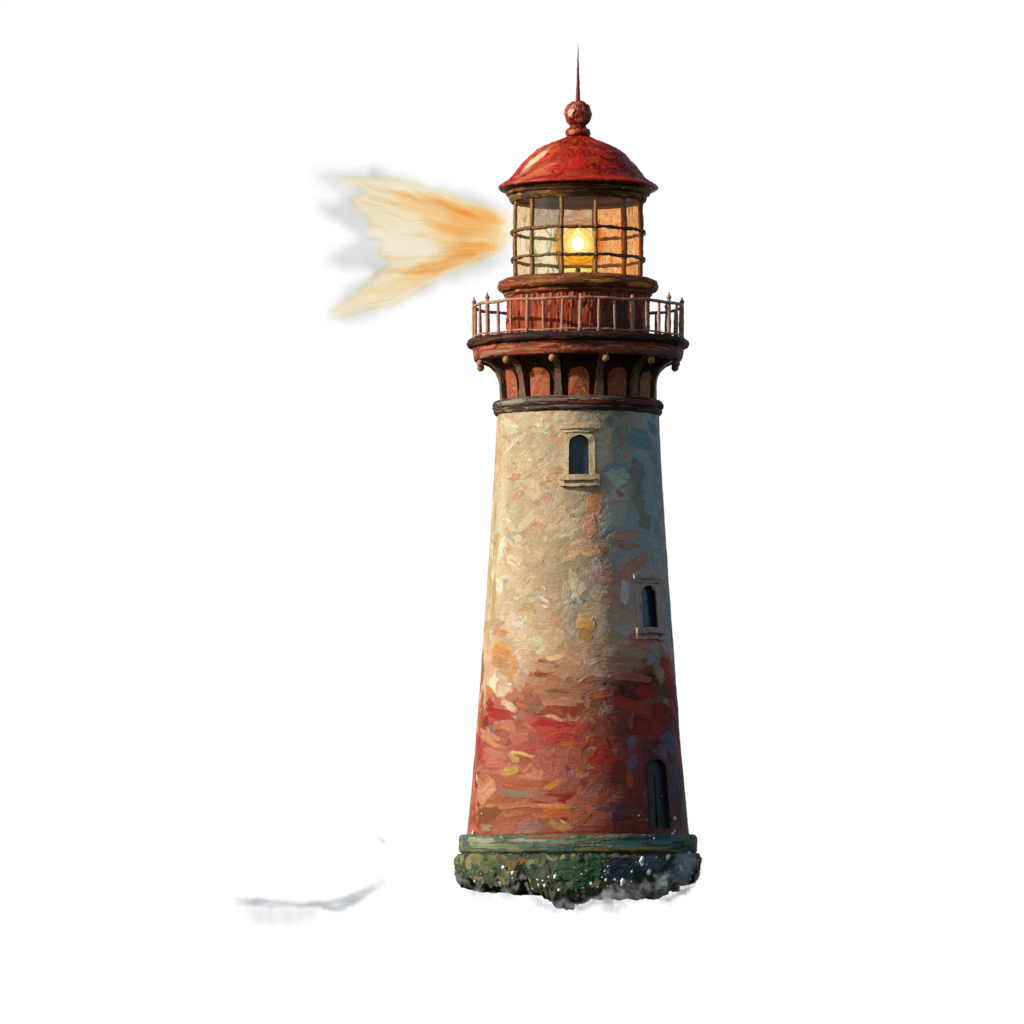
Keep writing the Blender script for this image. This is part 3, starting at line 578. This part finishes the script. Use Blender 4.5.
mb.add(vs, [(k, (k + 1) % n, n + (k + 1) % n, n + k) for k in range(n)] + [tuple(range(n)), tuple(range(2 * n - 1, n - 1, -1))])
mb.build('lantern_floor', M['niche'], lr, False)
def rr_l(y): return 64.5 + .9 * math.sin(PI * (y - 203) / 76)
for k in range(12):
    th = 15 + 30 * k
    ys = np.linspace(201, 280.5, 14)
    mb = MB(); mb.tube([P(rr_l(y) + rnd.gauss(0, .12), th + rnd.gauss(0, .18), y) for y in ys], [2.1 * S * rnd.uniform(.82, 1.16) for _ in ys], 8)
    mb.build('mullion', M['bronze'], lr)
    mb = MB()
    for y in (233, 260.3): mb = MB(); mb.ball(P(rr_l(y) + 1.7, th, y), 2.3 * S, 12, 8, .8, .2); mb.build('bar_joint', M['bronzedark'], lr)
for y in (233, 260.3):
    n = 120; mb = MB(); pts = [P(rr_l(y) + .8 + rnd.gauss(0, .12), 360 * k / n, y + .35 * math.sin(k * .6) + rnd.gauss(0, .15)) for k in range(n)]
    mb.tube(pts + [pts[0]], [1.75 * S * rnd.uniform(.75, 1.25) for _ in range(n)] + [1.75 * S], 8); mb.build('glazing_bar', M['bronzedark'], lr)
GL = {'cream': glass('pane_cream', [(232, 200, 150), (255, 250, 234), (246, 226, 188), (255, 254, 242)], .05, (250, 234, 200), (1, 1, .4), 2.2, 2),  # pane tints paint in reflected lamp glow and the dark interior
      'peach': glass('pane_peach', [(204, 166, 126), (250, 226, 194), (232, 200, 160), (254, 240, 214)], .08, (250, 220, 186), (1, 1, .4), 2.2, 2),
      'olive': glass('pane_olive', [(252, 246, 222), (150, 156, 110), (254, 244, 214), (250, 232, 190)], .07, (240, 226, 180), (1, 1, .35), 2.0, 2),
      'grey': glass('pane_grey', [(150, 140, 124), (192, 178, 158), (170, 150, 130), (214, 190, 160)], .2, (170, 150, 124), (1, 1, .5), 4),
      'rosy': glass('pane_rosy', [(150, 110, 90), (226, 180, 140), (196, 150, 120), (216, 200, 170)], .2, (200, 150, 120), (.4, .4, 1), 4),
      'orange': glass('pane_orange', [(206, 96, 56), (252, 196, 124), (236, 136, 76), (255, 220, 156)], .08, (244, 180, 110), (1, 1, .3), 2.6, 2.5),
      'striped': glass('pane_striped', [(130, 82, 46), (252, 184, 100), (222, 126, 56), (255, 236, 190)], .08, (244, 190, 120), (1, 1, .22), 3.6, 2.5),
      'amber': glass('pane_amber', [(252, 214, 90), (255, 246, 160), (255, 228, 110)], .06, (250, 220, 110), (.5, .5, 1), 3),
      'clear': glass('pane_clear', [(254, 246, 228), (255, 253, 244)], .05, (250, 220, 160))}
rows = [(203, 231.6), (234.4, 259), (261.7, 279)]
for k in range(12):
    th0 = 30 * k; a = ((th0 + 180) % 360) - 180
    for j, (ya, yb) in enumerate(rows):
        kind = {0: ('rosy', 'clear', 'amber'), -30: ('grey', 'olive', 'olive'), -60: ('peach', 'cream', 'peach'), -90: ('cream', 'cream', 'cream'),
                30: ('orange', 'orange', 'orange'), 60: ('striped', 'orange', 'striped'), 90: ('striped', 'striped', 'striped')}.get(a, ('clear', 'clear', 'clear'))[j]
        m = 6; vs = []
        for i in range(m + 1):
            t = th0 - 14 + 28 * i / m
            vs += [P(rr_l(ya) - .5, t, ya), P(rr_l(yb) - .5, t, yb)]
        mb = MB(); mb.add(vs, [(2 * i, 2 * i + 1, 2 * i + 3, 2 * i + 2) for i in range(m)])
        mb.build('glass_pane', GL[kind], lr)
# lamp: bulb in a flame-shaped globe, added halo shell, ringed lens, bowl and stem
lamp = empty('lamp', house)
LY = 244.0
def turned(prof, n=28):
    mb = MB(); mb.add([P(r, 360 * k / n, y) for r, y in prof for k in range(n)], [(i * n + k, (i + 1) * n + k, (i + 1) * n + (k + 1) % n, i * n + (k + 1) % n) for i in range(len(prof) - 1) for k in range(n)])
    return mb
turned([(.05, LY - 7.5), (2.2, LY - 6.4), (4.4, LY - 4.4), (5.6, LY - 1.6), (5.8, LY + 1), (4.9, LY + 3.6), (2.8, LY + 5.4), (.05, LY + 6)]).build('bulb', emitter('bulb_light', (1, .98, .9), 60), lamp)
def glow_glass(name, c, e_s, a0, tint):
    """glowing globe and added halo shell: dense where the eye looks straight through its heart, clear at the rim"""
    m, nt, out = nodes(name)
    e = nt.nodes.new('ShaderNodeEmission'); e.inputs[0].default_value = (*c, 1); e.inputs[1].default_value = e_s
    t = nt.nodes.new('ShaderNodeBsdfTransparent'); t.inputs[0].default_value = (*tint, 1)
    lw = nt.nodes.new('ShaderNodeLayerWeight'); lw.inputs[0].default_value = .5
    rp = nt.nodes.new('ShaderNodeMapRange'); rp.inputs[3].default_value = a0; rp.inputs[4].default_value = 0
    mx = nt.nodes.new('ShaderNodeMixShader')
    nt.links.new(lw.outputs['Facing'], rp.inputs[0]); nt.links.new(rp.outputs[0], mx.inputs[0])
    nt.links.new(t.outputs[0], mx.inputs[1]); nt.links.new(e.outputs[0], mx.inputs[2]); nt.links.new(mx.outputs[0], out.inputs[0])
    return m
turned([(r * 1.08, LY + y * 1.0) for r, y in [(.05, -16), (2, -13.6), (5, -10.6), (8.4, -6.6), (10.4, -2), (10.6, 2), (8.8, 6.6), (5.4, 9.6), (.05, 11)]]).build('globe', glow_glass('globe_glow', (1, .92, .58), 2.4, .8, (1, 1, .94)), lamp)
turned([(.05 + 20 * math.sin(PI * k / 14), LY - 20 * math.cos(PI * k / 14)) for k in range(15)]).build('lamp_halo', glow_glass('halo_glow', (1, .68, .15), 1.05, .85, (1, .98, .9)), lamp)  # added glowing shell that draws the halo around the lamp
ml = glass('lens_amber', [(250, 232, 190), (255, 246, 216)], .04, (250, 214, 140), (1, 1, 1), 5)
for a in (0, 90, 180, 270):        # four bull's-eye faces of ringed glass
    for rr in (16.5, 20.5, 24.5):
        n = 40; mb = MB(); t = math.radians(a); pts = []
        for k in range(n + 1):
            p = 2 * PI * k / n; lx = rr * math.cos(p); ly = 24 - .25 * rr + 2; lz = rr * .88 * math.sin(p)
            x = lx * math.cos(t) + ly * math.sin(t); y = lx * math.sin(t) - ly * math.cos(t)
            pts.append((x * S, y * S, (YH - LY) * S + lz * S))
        mb.tube(pts, .7 * S, 8); mb.build('lens_ring', ml, lamp)
mb = MB(); n = 36; prof = [(3, 268), (9, 267.2), (15, 265), (20, 261.5), (23, 257.5), (22.4, 257), (19, 260.2), (14, 263), (8, 265), (2, 266)]
vs = [P(r, 360 * k / n, y) for r, y in prof for k in range(n)]
mb.add(vs, [(i * n + k, (i + 1) * n + k, (i + 1) * n + (k + 1) % n, i * n + (k + 1) % n) for i in range(len(prof) - 1) for k in range(n)])
mb.build('reflector_bowl', ml, lamp)
mb = MB(); mb.tube([P(0, 0, 280), P(0, 0, 274), P(0, 0, 269), P(0, 0, 267)], [4 * S, 2.4 * S, 2.6 * S, 1.4 * S], 12); mb.build('stem', M['dark'], lamp)
ld = bpy.data.lights.new('lamp_light', 'POINT'); ld.energy = 190; ld.color = (1, .8, .5); ld.shadow_soft_size = .5
lo = bpy.data.objects.new('lamp_light', ld); col.objects.link(lo); lo.location = (0, 0, (YH - 238) * S); lo.parent = lamp

# dome
roof = empty('roof', house)
c = Canvas([(9, 136.5), (13, 138.5), (22, 142), (31, 145.3), (40, 150), (48.6, 156.6), (56, 164.4), (61.5, 171.6), (65.6, 177), (69.5, 181), (75, 184.4), (79.4, 187), (79.6, 188.6), (78, 189.8), (72, 190.2), (66, 190)], 900, .45, (158, 34, 24), 60)
f = lambda t, y: jit(rnd.choice([(170, 40, 14), (182, 56, 22), (148, 28, 12), (186, 70, 30), (156, 34, 14), (174, 46, 18)]), .1)
c.cover(420, (6, 16), (3, 6), f, (D90, .8), (.1, .5), .1); c.cover(360, (3, 8), (1.2, 2.6), f, (D90, .9), (.2, .8), .14)
for p in [(541, 157, 14, 5.5, -.75, (255, 226, 180)), (534, 165, 12, 5, -.8, (255, 230, 186)), (547, 168, 14, 7, -.7, (246, 130, 70)), (536, 177, 13, 5, -.4, (240, 120, 70)), (530, 158, 16, 3, -.8, (246, 150, 90)), (560, 150, 8, 4, -.3, (230, 100, 50)), (556, 147, 9, 4, -.5, (230, 110, 66)), (550, 150, 8, 2.6, -.6, (214, 120, 80)), (528, 172, 8, 4, -.7, (220, 130, 96)), (545, 165, 12, 5, -.5, (214, 84, 52)), (560, 158, 8, 7, -.3, (196, 50, 30)), (566, 148, 8, 4, -.5, (186, 60, 34)), (580, 160, 14, 9, .9, (190, 34, 20)), (570, 170, 22, 4, .1, (206, 44, 26)), (595, 152, 12, 6, .6, (176, 30, 18)), (604, 165, 10, 6, .6, (150, 20, 16)), (612, 160, 10, 5, .8, (104, 24, 26)), (614, 172, 12, 4, .4, (88, 18, 24)), (622, 158, 9, 5, .8, (120, 50, 66)), (630, 170, 12, 5, .9, (104, 44, 60)), (560, 180, 36, 2.5, 0, (206, 50, 30)), (620, 180, 30, 3, .05, (172, 26, 22))]: c.at(*p[:5], p[5] if p[5][1] > 95 else tuple(v * .86 for v in p[5]), h=.6, op=.8, soft=.3)  # pale strokes at left paint in the dome's highlight
c.build('dome', M['gloss'], roof, .8, relief=1.6)
mb = MB(); 
vs = [P(r, 360 * k / 64, y) for r, y in [(79.6, 188.4), (78, 190.6), (73, 191.2), (60, 190.6), (20, 189)] for k in range(64)]
mb.add(vs, [(i * 64 + k, (i + 1) * 64 + k, (i + 1) * 64 + (k + 1) % 64, i * 64 + (k + 1) % 64) for i in range(4) for k in range(64)])
mb.build('soffit', M['dark'], roof)
c = Canvas([(6.5, 124.6), (8, 127), (8.4, 128.6), (11, 130), (12, 132), (11.9, 135.6), (10.6, 137), (12.6, 138.4), (14, 140)], 200, .4, (140, 44, 28), 12)
f = lambda t, y: jit(rnd.choice([(160, 60, 36), (130, 36, 26), (176, 84, 50), (110, 30, 24)]), .1)
c.cover(60, (3, 7), (1, 2.2), f, (0, .5), (.2, 1), .2)
c.at(572, 132, 4, 2.2, 0, (216, 116, 70)); c.build('finial_collar', M['gloss'], roof, .7, relief=1.0)
ball = [(13.4 * math.sin(PI * k / 24) + .01, 114.4 - 13.2 * math.cos(PI * k / 24)) for k in range(25)]
c = Canvas(ball, 260, .4, (150, 56, 36), 13)
f = lambda t, y: jit(rnd.choice([(176, 70, 42), (150, 52, 34), (190, 92, 56), (130, 44, 30), (196, 104, 70)]), .1)
c.cover(160, (2, 5), (.9, 1.8), f, (0, 1.2), (.2, 1), .2)
for p in [(571, 112, 2.6, 3.6, 0, (252, 206, 170)), (574, 106, 3, 1.8, 0, (226, 140, 96)), (580, 120, 3, 2, 0, (206, 120, 84))]: c.at(*p, h=1)  # pale strokes paint a highlight onto the ball
c.build('ball', M['gloss'], roof, .8, relief=.8)
mb = MB(); ys = np.linspace(103, 42, 26)
mb.tube([P(rnd.random() * .25, rnd.random() * 360, y) for y in ys], [max(.12, 2.2 * (1 - (103 - y) / 61) ** .85) * S * rnd.uniform(.9, 1.1) for y in ys], 8)
mb.build('spire', mottled('spire_paint', [(96, 30, 30), (140, 52, 44), (110, 40, 38)], 6), roof)

# ------------------------------------------------------------------ vapour bodies: thickness fields
def body(name, x0, x1, y0, y1, step, tf, mat, parent=None, depth=0.0, eps=.01):
    xs = np.arange(x0, x1 + step, step); ys = np.arange(y0, y1 + step, step)
    X, Y = np.meshgrid(xs, ys); T = tf(X, Y)
    T[0] = T[-1] = 0; T[:, 0] = T[:, -1] = 0
    ins = T > eps; H, W = T.shape
    cell = ins[:-1, :-1] | ins[1:, :-1] | ins[:-1, 1:] | ins[1:, 1:]
    T = np.where(ins, T, 0)
    idx = np.arange(H * W).reshape(H, W); ci, cj = np.nonzero(cell)
    a, b, c_, d = idx[ci, cj], idx[ci + 1, cj], idx[ci + 1, cj + 1], idx[ci, cj + 1]
    used = np.zeros(H * W, bool)
    for q in (a, b, c_, d): used[q] = True
    rim = (~ins).ravel()      # zero thickness: front and back share the vertex
    Xf = ((X - XC) * S).ravel(); Zf = ((YH - Y) * S).ravel(); Tf = T.ravel()
    fi = -np.ones(H * W, int); fi[used] = np.arange(used.sum())
    bu = used & ~rim; bi = fi.copy(); bi[bu] = used.sum() + np.arange(bu.sum())
    depth = depth(X.ravel()) if callable(depth) else np.full(Xf.shape, depth)
    vf = np.stack([Xf[used], depth[used] - Tf[used] / 2, Zf[used]], 1); vb = np.stack([Xf[bu], depth[bu] + Tf[bu] / 2, Zf[bu]], 1)
    F = np.concatenate([np.stack([fi[a], fi[b], fi[c_], fi[d]], 1), np.stack([bi[d], bi[c_], bi[b], bi[a]], 1)])
    return link(name, np.concatenate([vf, vb]), F, mat, parent, False)
def sdf(poly, X, Y):
    """distance inside a closed outline (positive inside)"""
    p = np.array(poly, float); q = np.roll(p, -1, 0)
    D = np.full(X.shape, 1e9); inside = np.zeros(X.shape, bool)
    for (ax, ay), (bx, by) in zip(p, q):
        ex, ey = bx - ax, by - ay; t = np.clip(((X - ax) * ex + (Y - ay) * ey) / (ex * ex + ey * ey + 1e-9), 0, 1)
        D = np.minimum(D, np.hypot(X - ax - t * ex, Y - ay - t * ey))
        cr = ((ay > Y) != (by > Y)) & (X < (bx - ax) * (Y - ay) / (by - ay + 1e-12) + ax); inside ^= cr
    return np.where(inside, D, -D)
def zb(pts): return [(290 + x / 4.452, 140 + y / 4.452) for x, y in pts]
def fib(X, Y, k=16, seed=0):
    dx, dy = X - 545, Y - 244; r = np.hypot(dx, dy); a = np.arctan2(dy, -dx)
    a = a + .05 * (fbm(r * .03, a * 3, seed + 7) - .5)
    return .6 * vnoise(a * k, r * .018, seed) + .4 * vnoise(a * k * 2.6, r * .03, seed + 2)
def warp(X, Y, amt, sc, seed): return X + amt * (fbm(X * sc, Y * sc, seed) - .5), Y + amt * (fbm(X * sc + 9, Y * sc + 4, seed + 1) - .5)

SMOKE = zb([(1010, 290), (940, 268), (860, 235), (780, 208), (700, 188), (620, 198), (560, 172), (480, 138), (370, 100), (330, 122), (200, 118), (90, 125), (70, 180), (120, 215), (200, 245), (105, 262), (100, 330), (200, 372), (280, 425), (170, 480), (140, 545), (230, 585), (340, 590), (250, 640), (212, 700), (165, 755), (158, 800), (230, 828), (330, 810), (450, 765), (560, 705), (700, 645), (750, 650), (800, 612), (900, 600), (1010, 550)])
GLOW = zb([(1005, 330), (930, 300), (850, 275), (760, 240), (690, 215), (560, 185), (450, 162), (320, 152), (215, 165), (205, 208), (320, 228), (270, 250), (262, 292), (320, 335), (345, 370), (300, 448), (380, 452), (395, 470), (375, 510), (430, 545), (380, 595), (310, 655), (235, 710), (155, 765), (178, 806), (262, 795), (340, 772), (400, 762), (450, 748), (560, 690), (680, 625), (790, 575), (850, 560), (870, 520), (940, 500), (1005, 430)])
ORA1 = zb([(960, 350), (900, 300), (800, 270), (690, 232), (560, 215), (400, 205), (440, 250), (450, 295), (560, 345), (600, 390), (700, 430), (760, 470), (860, 430), (940, 400)])
ORA2 = zb([(950, 480), (860, 440), (760, 450), (640, 500), (540, 560), (430, 640), (340, 690), (430, 720), (520, 690), (640, 630), (760, 575), (850, 545), (900, 515), (950, 505)])
ORA0 = zb([(985, 330), (900, 285), (820, 285), (720, 300), (620, 350), (540, 400), (600, 445), (640, 480), (700, 520), (800, 530), (900, 525), (970, 490)])
DEEP = [zb([(850, 335), (820, 305), (700, 268), (560, 240), (430, 215), (500, 260), (640, 300), (760, 345)]), zb([(840, 500), (780, 480), (660, 540), (490, 600), (600, 605), (700, 580), (820, 540)])]
beam = empty('light_beam')
tag(beam, 'flame-like orange and cream beam of light fanning out leftwards from the lantern', 'light beam')
def body_tf(poly, T, soft, fk, lo, seed, w=3.2, wsc=.1):
    def f(X, Y):
        x, y = warp(X, Y, w * 2, wsc, seed); d = sdf(poly, x, y)
        fb = fib(X, Y, fk, seed)
        return T * sstep(0, soft, d + 2 + (fb - .5) * soft * .6) * (lo + (1 - lo) * 1.6 * np.clip(fb - .12, 0, 1))
    return f
body('cream_glow', 325, 520, 170, 322, .55, lambda X, Y: body_tf(GLOW, 1.2, 7, 15, .45, 1)(X, Y) * (.5 + .5 * sstep(519, 500, X)) * (.12 + .88 * sstep(320, 350, X)), absorber('cream_vapour', (254, 240, 210), 1.0), beam)
body('orange_glow', 360, 516, 180, 306, .5, lambda X, Y: body_tf(ORA1, 1.0, 13, 18, .15, 4)(X, Y), absorber('orange_vapour', (255, 223, 178), .85), beam, .02)
body('orange_glow', 405, 518, 196, 270, .5, lambda X, Y: body_tf(ORA0, .9, 16, 16, .3, 6)(X, Y) * (.2 + .8 * sstep(512, 490, X)), absorber('orange_vapour_mid', (255, 223, 178), .85), beam, .6)
body('orange_glow', 360, 516, 230, 306, .5, lambda X, Y: body_tf(ORA2, 1.0, 11, 18, .15, 5)(X, Y), absorber('orange_vapour_low', (255, 223, 178), .85), beam, .03)
def lines(X, Y):
    dx, dy = X - 545, Y - 244; r = np.hypot(dx, dy); a = np.arctan2(dy, -dx) + .1 * (fbm(X * .03, Y * .03, 31) - .5)
    l = sstep(.66, .92, vnoise(a * 62, r * .022, 21)) + .8 * sstep(.7, .95, vnoise(a * 38, r * .035, 23))
    arcs = sstep(.55, .9, vnoise(a * 2, r * .35, 27)) * sstep(470, 490, X) * .35
    d = sdf(GLOW, X, Y); return .34 * sstep(1, 8, d) * np.clip(l * sstep(514, 480, X) + arcs, 0, 1.2)
body('fine_streaks', 325, 520, 170, 322, .45, lines, absorber('streak_vapour', (246, 216, 166), .8), beam, .8)
for i, dp in enumerate(DEEP):
    body('deep_orange_streak', 380, 490, 185, 280, .5, lambda X, Y: body_tf(dp, .8, 7, 26, 0, 8 + i, 3)(X, Y), absorber('deep_orange_vapour', (253, 206, 160), .9), beam, -.03)
sm = body('smoke', 290, 524, 150, 335, .8, lambda X, Y: (.9 * sstep(0, 18, sdf(SMOKE, *warp(X, Y, 9, .05, 3)) + 5) * (.45 + .9 * fbm(X * .035, Y * .035, 6)) * sstep(296, 345, X) * (1 - .75 * sstep(470, 515, X)) * (1 - .6 * sstep(0, 8, sdf(GLOW, X, Y)))), absorber('grey_smoke', (216, 217, 216), 1.0), None, .1)
tag(sm, 'pale grey smoky haze trailing round the orange beam', 'smoke', kind='stuff')

# ------------------------------------------------------------------ water marks and spray
def zw(pts): return [(210 + x / 4.096, 820 + y / 4.096) for x, y in pts]
CREST = zw([(95, 312), (190, 316), (270, 322), (370, 334), (480, 324), (560, 306), (640, 275), (700, 240), (722, 238), (718, 272), (660, 305), (600, 348), (540, 374), (490, 374), (440, 362), (300, 360), (180, 358), (105, 348)])
WASH = zw([(150, 350), (440, 352), (438, 405), (400, 412), (340, 440), (200, 436), (140, 400)])
wave = empty('wave')
tag(wave, 'thin curling sliver of grey sea wave, alone at the lower left', 'wave')
body('crest', 226, 392, 870, 918, .5, lambda X, Y: 1.0 * sstep(-1.5, 4.2, sdf(CREST, *warp(X, Y, 3, .15, 3))) * .85 * (.25 + 1.6 * fbm(X * .06, Y * .25, 9)) * (1 - .75 * sstep(352, 385, X)) * (.4 + .6 * sstep(232, 262, X)), absorber('wave_water', (198, 201, 205), 1.0), wave)
body('wash', 236, 330, 898, 934, .6, lambda X, Y: 1.1 * sstep(-3, 9, sdf(WASH, *warp(X, Y, 4, .1, 5))) * (.3 + 1.0 * fbm(X * .12, Y * .04, 12)), absorber('wash_water', (234, 236, 238), 1.0), wave, .3)
body('fleck', 374, 390, 828, 848, .4, lambda X, Y: .8 * sstep(0, 2.2, sdf([(377, 831), (380, 837), (387, 841), (384, 845), (379, 840)], X, Y) + .6), absorber('fleck_water', (222, 226, 230), 1.0), wave, .1)

# mist at the foot
def mist_mat():
    m, nt, out = nodes('spray_mist'); v = nt.nodes.new('ShaderNodeVolumePrincipled')
    v.inputs['Color'].default_value = (.93, .95, 1, 1); v.inputs['Density'].default_value = 1.9; v.inputs['Anisotropy'].default_value = .2
    nt.links.new(v.outputs[0], out.inputs['Volume']); return m
MIST = [(590, 900), (600, 888), (618, 884), (634, 882), (648, 872), (660, 868), (676, 856), (690, 850), (702, 858), (698, 874), (684, 888), (668, 900), (652, 894), (634, 900), (620, 908), (604, 910)]
def spray_t(X, Y):
    a = .75 * sstep(-2, 9, sdf(MIST, *warp(X, Y, 12, .09, 8))) * np.clip(2.6 * (fbm(X * .09, Y * .09, 15) - .28), 0, 1.6)
    edge = np.interp(X, RX, RY) + 1.5 + 5 * (fbm(X * .2, Y * .2, 19) - .5)
    b = .5 * np.exp(-((Y - edge) / 4.2) ** 2) * np.clip(2.2 * (fbm(X * .11, Y * .16, 17) - .3), 0, 1.2) * sstep(450, 462, X) * sstep(704, 692, X)
    return np.maximum(a, b) * sstep(446, 452, X) * (.35 + 1.3 * fbm(X * .28, Y * .28, 23))
mi = body('sea_spray', 444, 712, 840, 922, .7, spray_t, mist_mat(), None, lambda x: -np.sqrt(np.maximum(0, 129.0 ** 2 - (np.clip(x, 450, 706) - XC) ** 2)) * S, .03)
tag(mi, 'grey-white veil of sea spray round the ragged lower edge of the lighthouse, thickest at right', 'sea spray', kind='stuff')
# droplets
mdrop = mottled('foam_white', [(236, 240, 246), (252, 252, 252)], 8, .6, .3, .3)
DR = [(673, 818.6, 3.0), (671, 835, 2.6), (673, 831.5, 1.5), (473.4, 832.8, 2.2), (639.6, 859.6, 3.0), (640, 864, 2.0), (665.6, 857, 2.6), (554.3, 876, 2.4), (558, 889, 1.8), (537, 879, 1.8), (512.5, 872.5, 2.2), (503.4, 867, 2), (620.5, 881, 2.6), (589.6, 883, 1.8), (604, 879, 1.6), (646.5, 871.6, 3.0), (663.4, 882, 2.4), (678, 866.4, 2.6), (687.5, 853, 2.2), (613, 879, 1.3), (544, 884.5, 1.5), (542, 880, 1.2), (475, 881, 1.6), (652, 838.5, 1.0), (532, 888, 1.1), (538, 884, 1.3), (683, 862, 1.4), (500, 882, 1.2), (596, 886, 1.1), (548, 876, 1.0), (637, 816, .9), (482, 814, .9), (691, 859, 1.8)]
rr_ = random.Random(5)
DR += [(rr_.uniform(600, 694), rr_.uniform(857, 886), rr_.uniform(.6, 1.3)) for _ in range(22)] + [(rr_.uniform(470, 590), rr_.uniform(866, 888), rr_.uniform(.5, .8)) for _ in range(8)]
for i, (x, y, r) in enumerate(DR):
    q = (x - XC) / 126; th = math.degrees(math.asin(max(-.97, min(.97, q))))
    mb = MB(); rr = 126 if y > 850 else (121.5 if y > 836 else float(np.interp(y, cv.y, cv.r)) + 2.5)
    th = math.degrees(math.asin(max(-.98, min(.98, (x - XC) / rr))))
    mb.ball((0, 0, 0), r * .85 * S, 14, 10, rnd.uniform(.7, 1.3), .75)
    o_rot = rnd.uniform(-.6, .6)
    o = mb.build('water_droplet', mdrop); o.location = P(rr, th, y); o.scale = (rnd.uniform(.7, 1), .6, rnd.uniform(.8, 1.15)); o.rotation_euler = (0, o_rot, math.radians(th))
    o['category'] = 'water droplet'; o['group'] = 'spray droplets flecking the foot of the lighthouse'
    o['label'] = 'tiny white droplet of spray in front of the weedy green plinth'
    if y < 837 and x > 660: o['label'] = {0: 'round white droplet of spray beside the dark arched door', 1: 'white droplet of spray low beside the door, on the edge of the ledge', 2: 'small white droplet just above the ledge, right of the door'}.get(i, 'tiny white fleck of spray by the door')
    elif i == 3: o['label'] = 'pale droplet at the left end of the red wall above the ledge'
    elif i == 23: o['label'] = 'tiny white fleck on the green ledge below the door'
    elif i == 30: o['label'] = 'tiny white fleck on the red wall left of the door'
    elif i == 31: o['label'] = 'tiny white fleck on the lower left of the red wall'
    elif i == 4: o['label'] = 'large white droplet just under the green ledge, left of the grey spray'

# ------------------------------------------------------------------ sky backdrop, world, sun, camera
n = 48; RB = 150.0; vs = []
for z in (-40, 95):
    for k in range(n + 1):
        a = math.radians(-31 + 62 * k / n); vs.append((RB * math.sin(a), RB * math.cos(a), z))
sky = link('sky', vs, [(k, k + 1, n + 1 + k + 1, n + 1 + k) for k in range(n)], emitter('white_sky', (.998, .998, .998), 1.0))
tag(sky, 'blank white sky behind the lighthouse', 'sky', kind='structure')

w = bpy.data.worlds.new('World'); scene.world = w; w.use_nodes = True
nt = w.node_tree; nt.nodes.clear()
out = nt.nodes.new('ShaderNodeOutputWorld'); bg = nt.nodes.new('ShaderNodeBackground'); st = nt.nodes.new('ShaderNodeTexSky')
st.sky_type = 'NISHITA'; st.sun_disc = False
d = np.array([-math.sin(math.radians(SUN_AZ)), -math.cos(math.radians(SUN_AZ))])
st.sun_elevation = math.radians(SUN_EL); st.sun_rotation = math.atan2(d[0], d[1])
bg.inputs[1].default_value = .09
nt.links.new(st.outputs[0], bg.inputs[0]); nt.links.new(bg.outputs[0], out.inputs[0])
sl = bpy.data.lights.new('sun', 'SUN'); sl.energy = SUN_E; sl.angle = math.radians(.6); sl.color = (1, .93, .80)
so = bpy.data.objects.new('sun', sl); col.objects.link(so)
so.rotation_euler = (math.radians(90 - SUN_EL), 0, math.radians(-SUN_AZ)); so.location = (-30, -15, 30)

cd = bpy.data.cameras.new('camera'); cam = bpy.data.objects.new('camera', cd); col.objects.link(cam); scene.camera = cam
cam.location = ((512 - XC) * S, -DIST, 0); cam.rotation_euler = (PI / 2, 0, 0)
cd.sensor_width = 36; cd.lens = 36 * DIST / (1024 * S); cd.shift_y = (YH - 512) / 1024; cd.clip_end = 2000; cd.clip_start = 1
scene.view_settings.view_transform = 'Standard'; scene.view_settings.look = 'None'; scene.view_settings.gamma = 1; scene.view_settings.exposure = 0
scene.render.engine = 'CYCLES'; scene.cycles.transparent_max_bounces = 48
scene.cycles.volume_bounces = 1
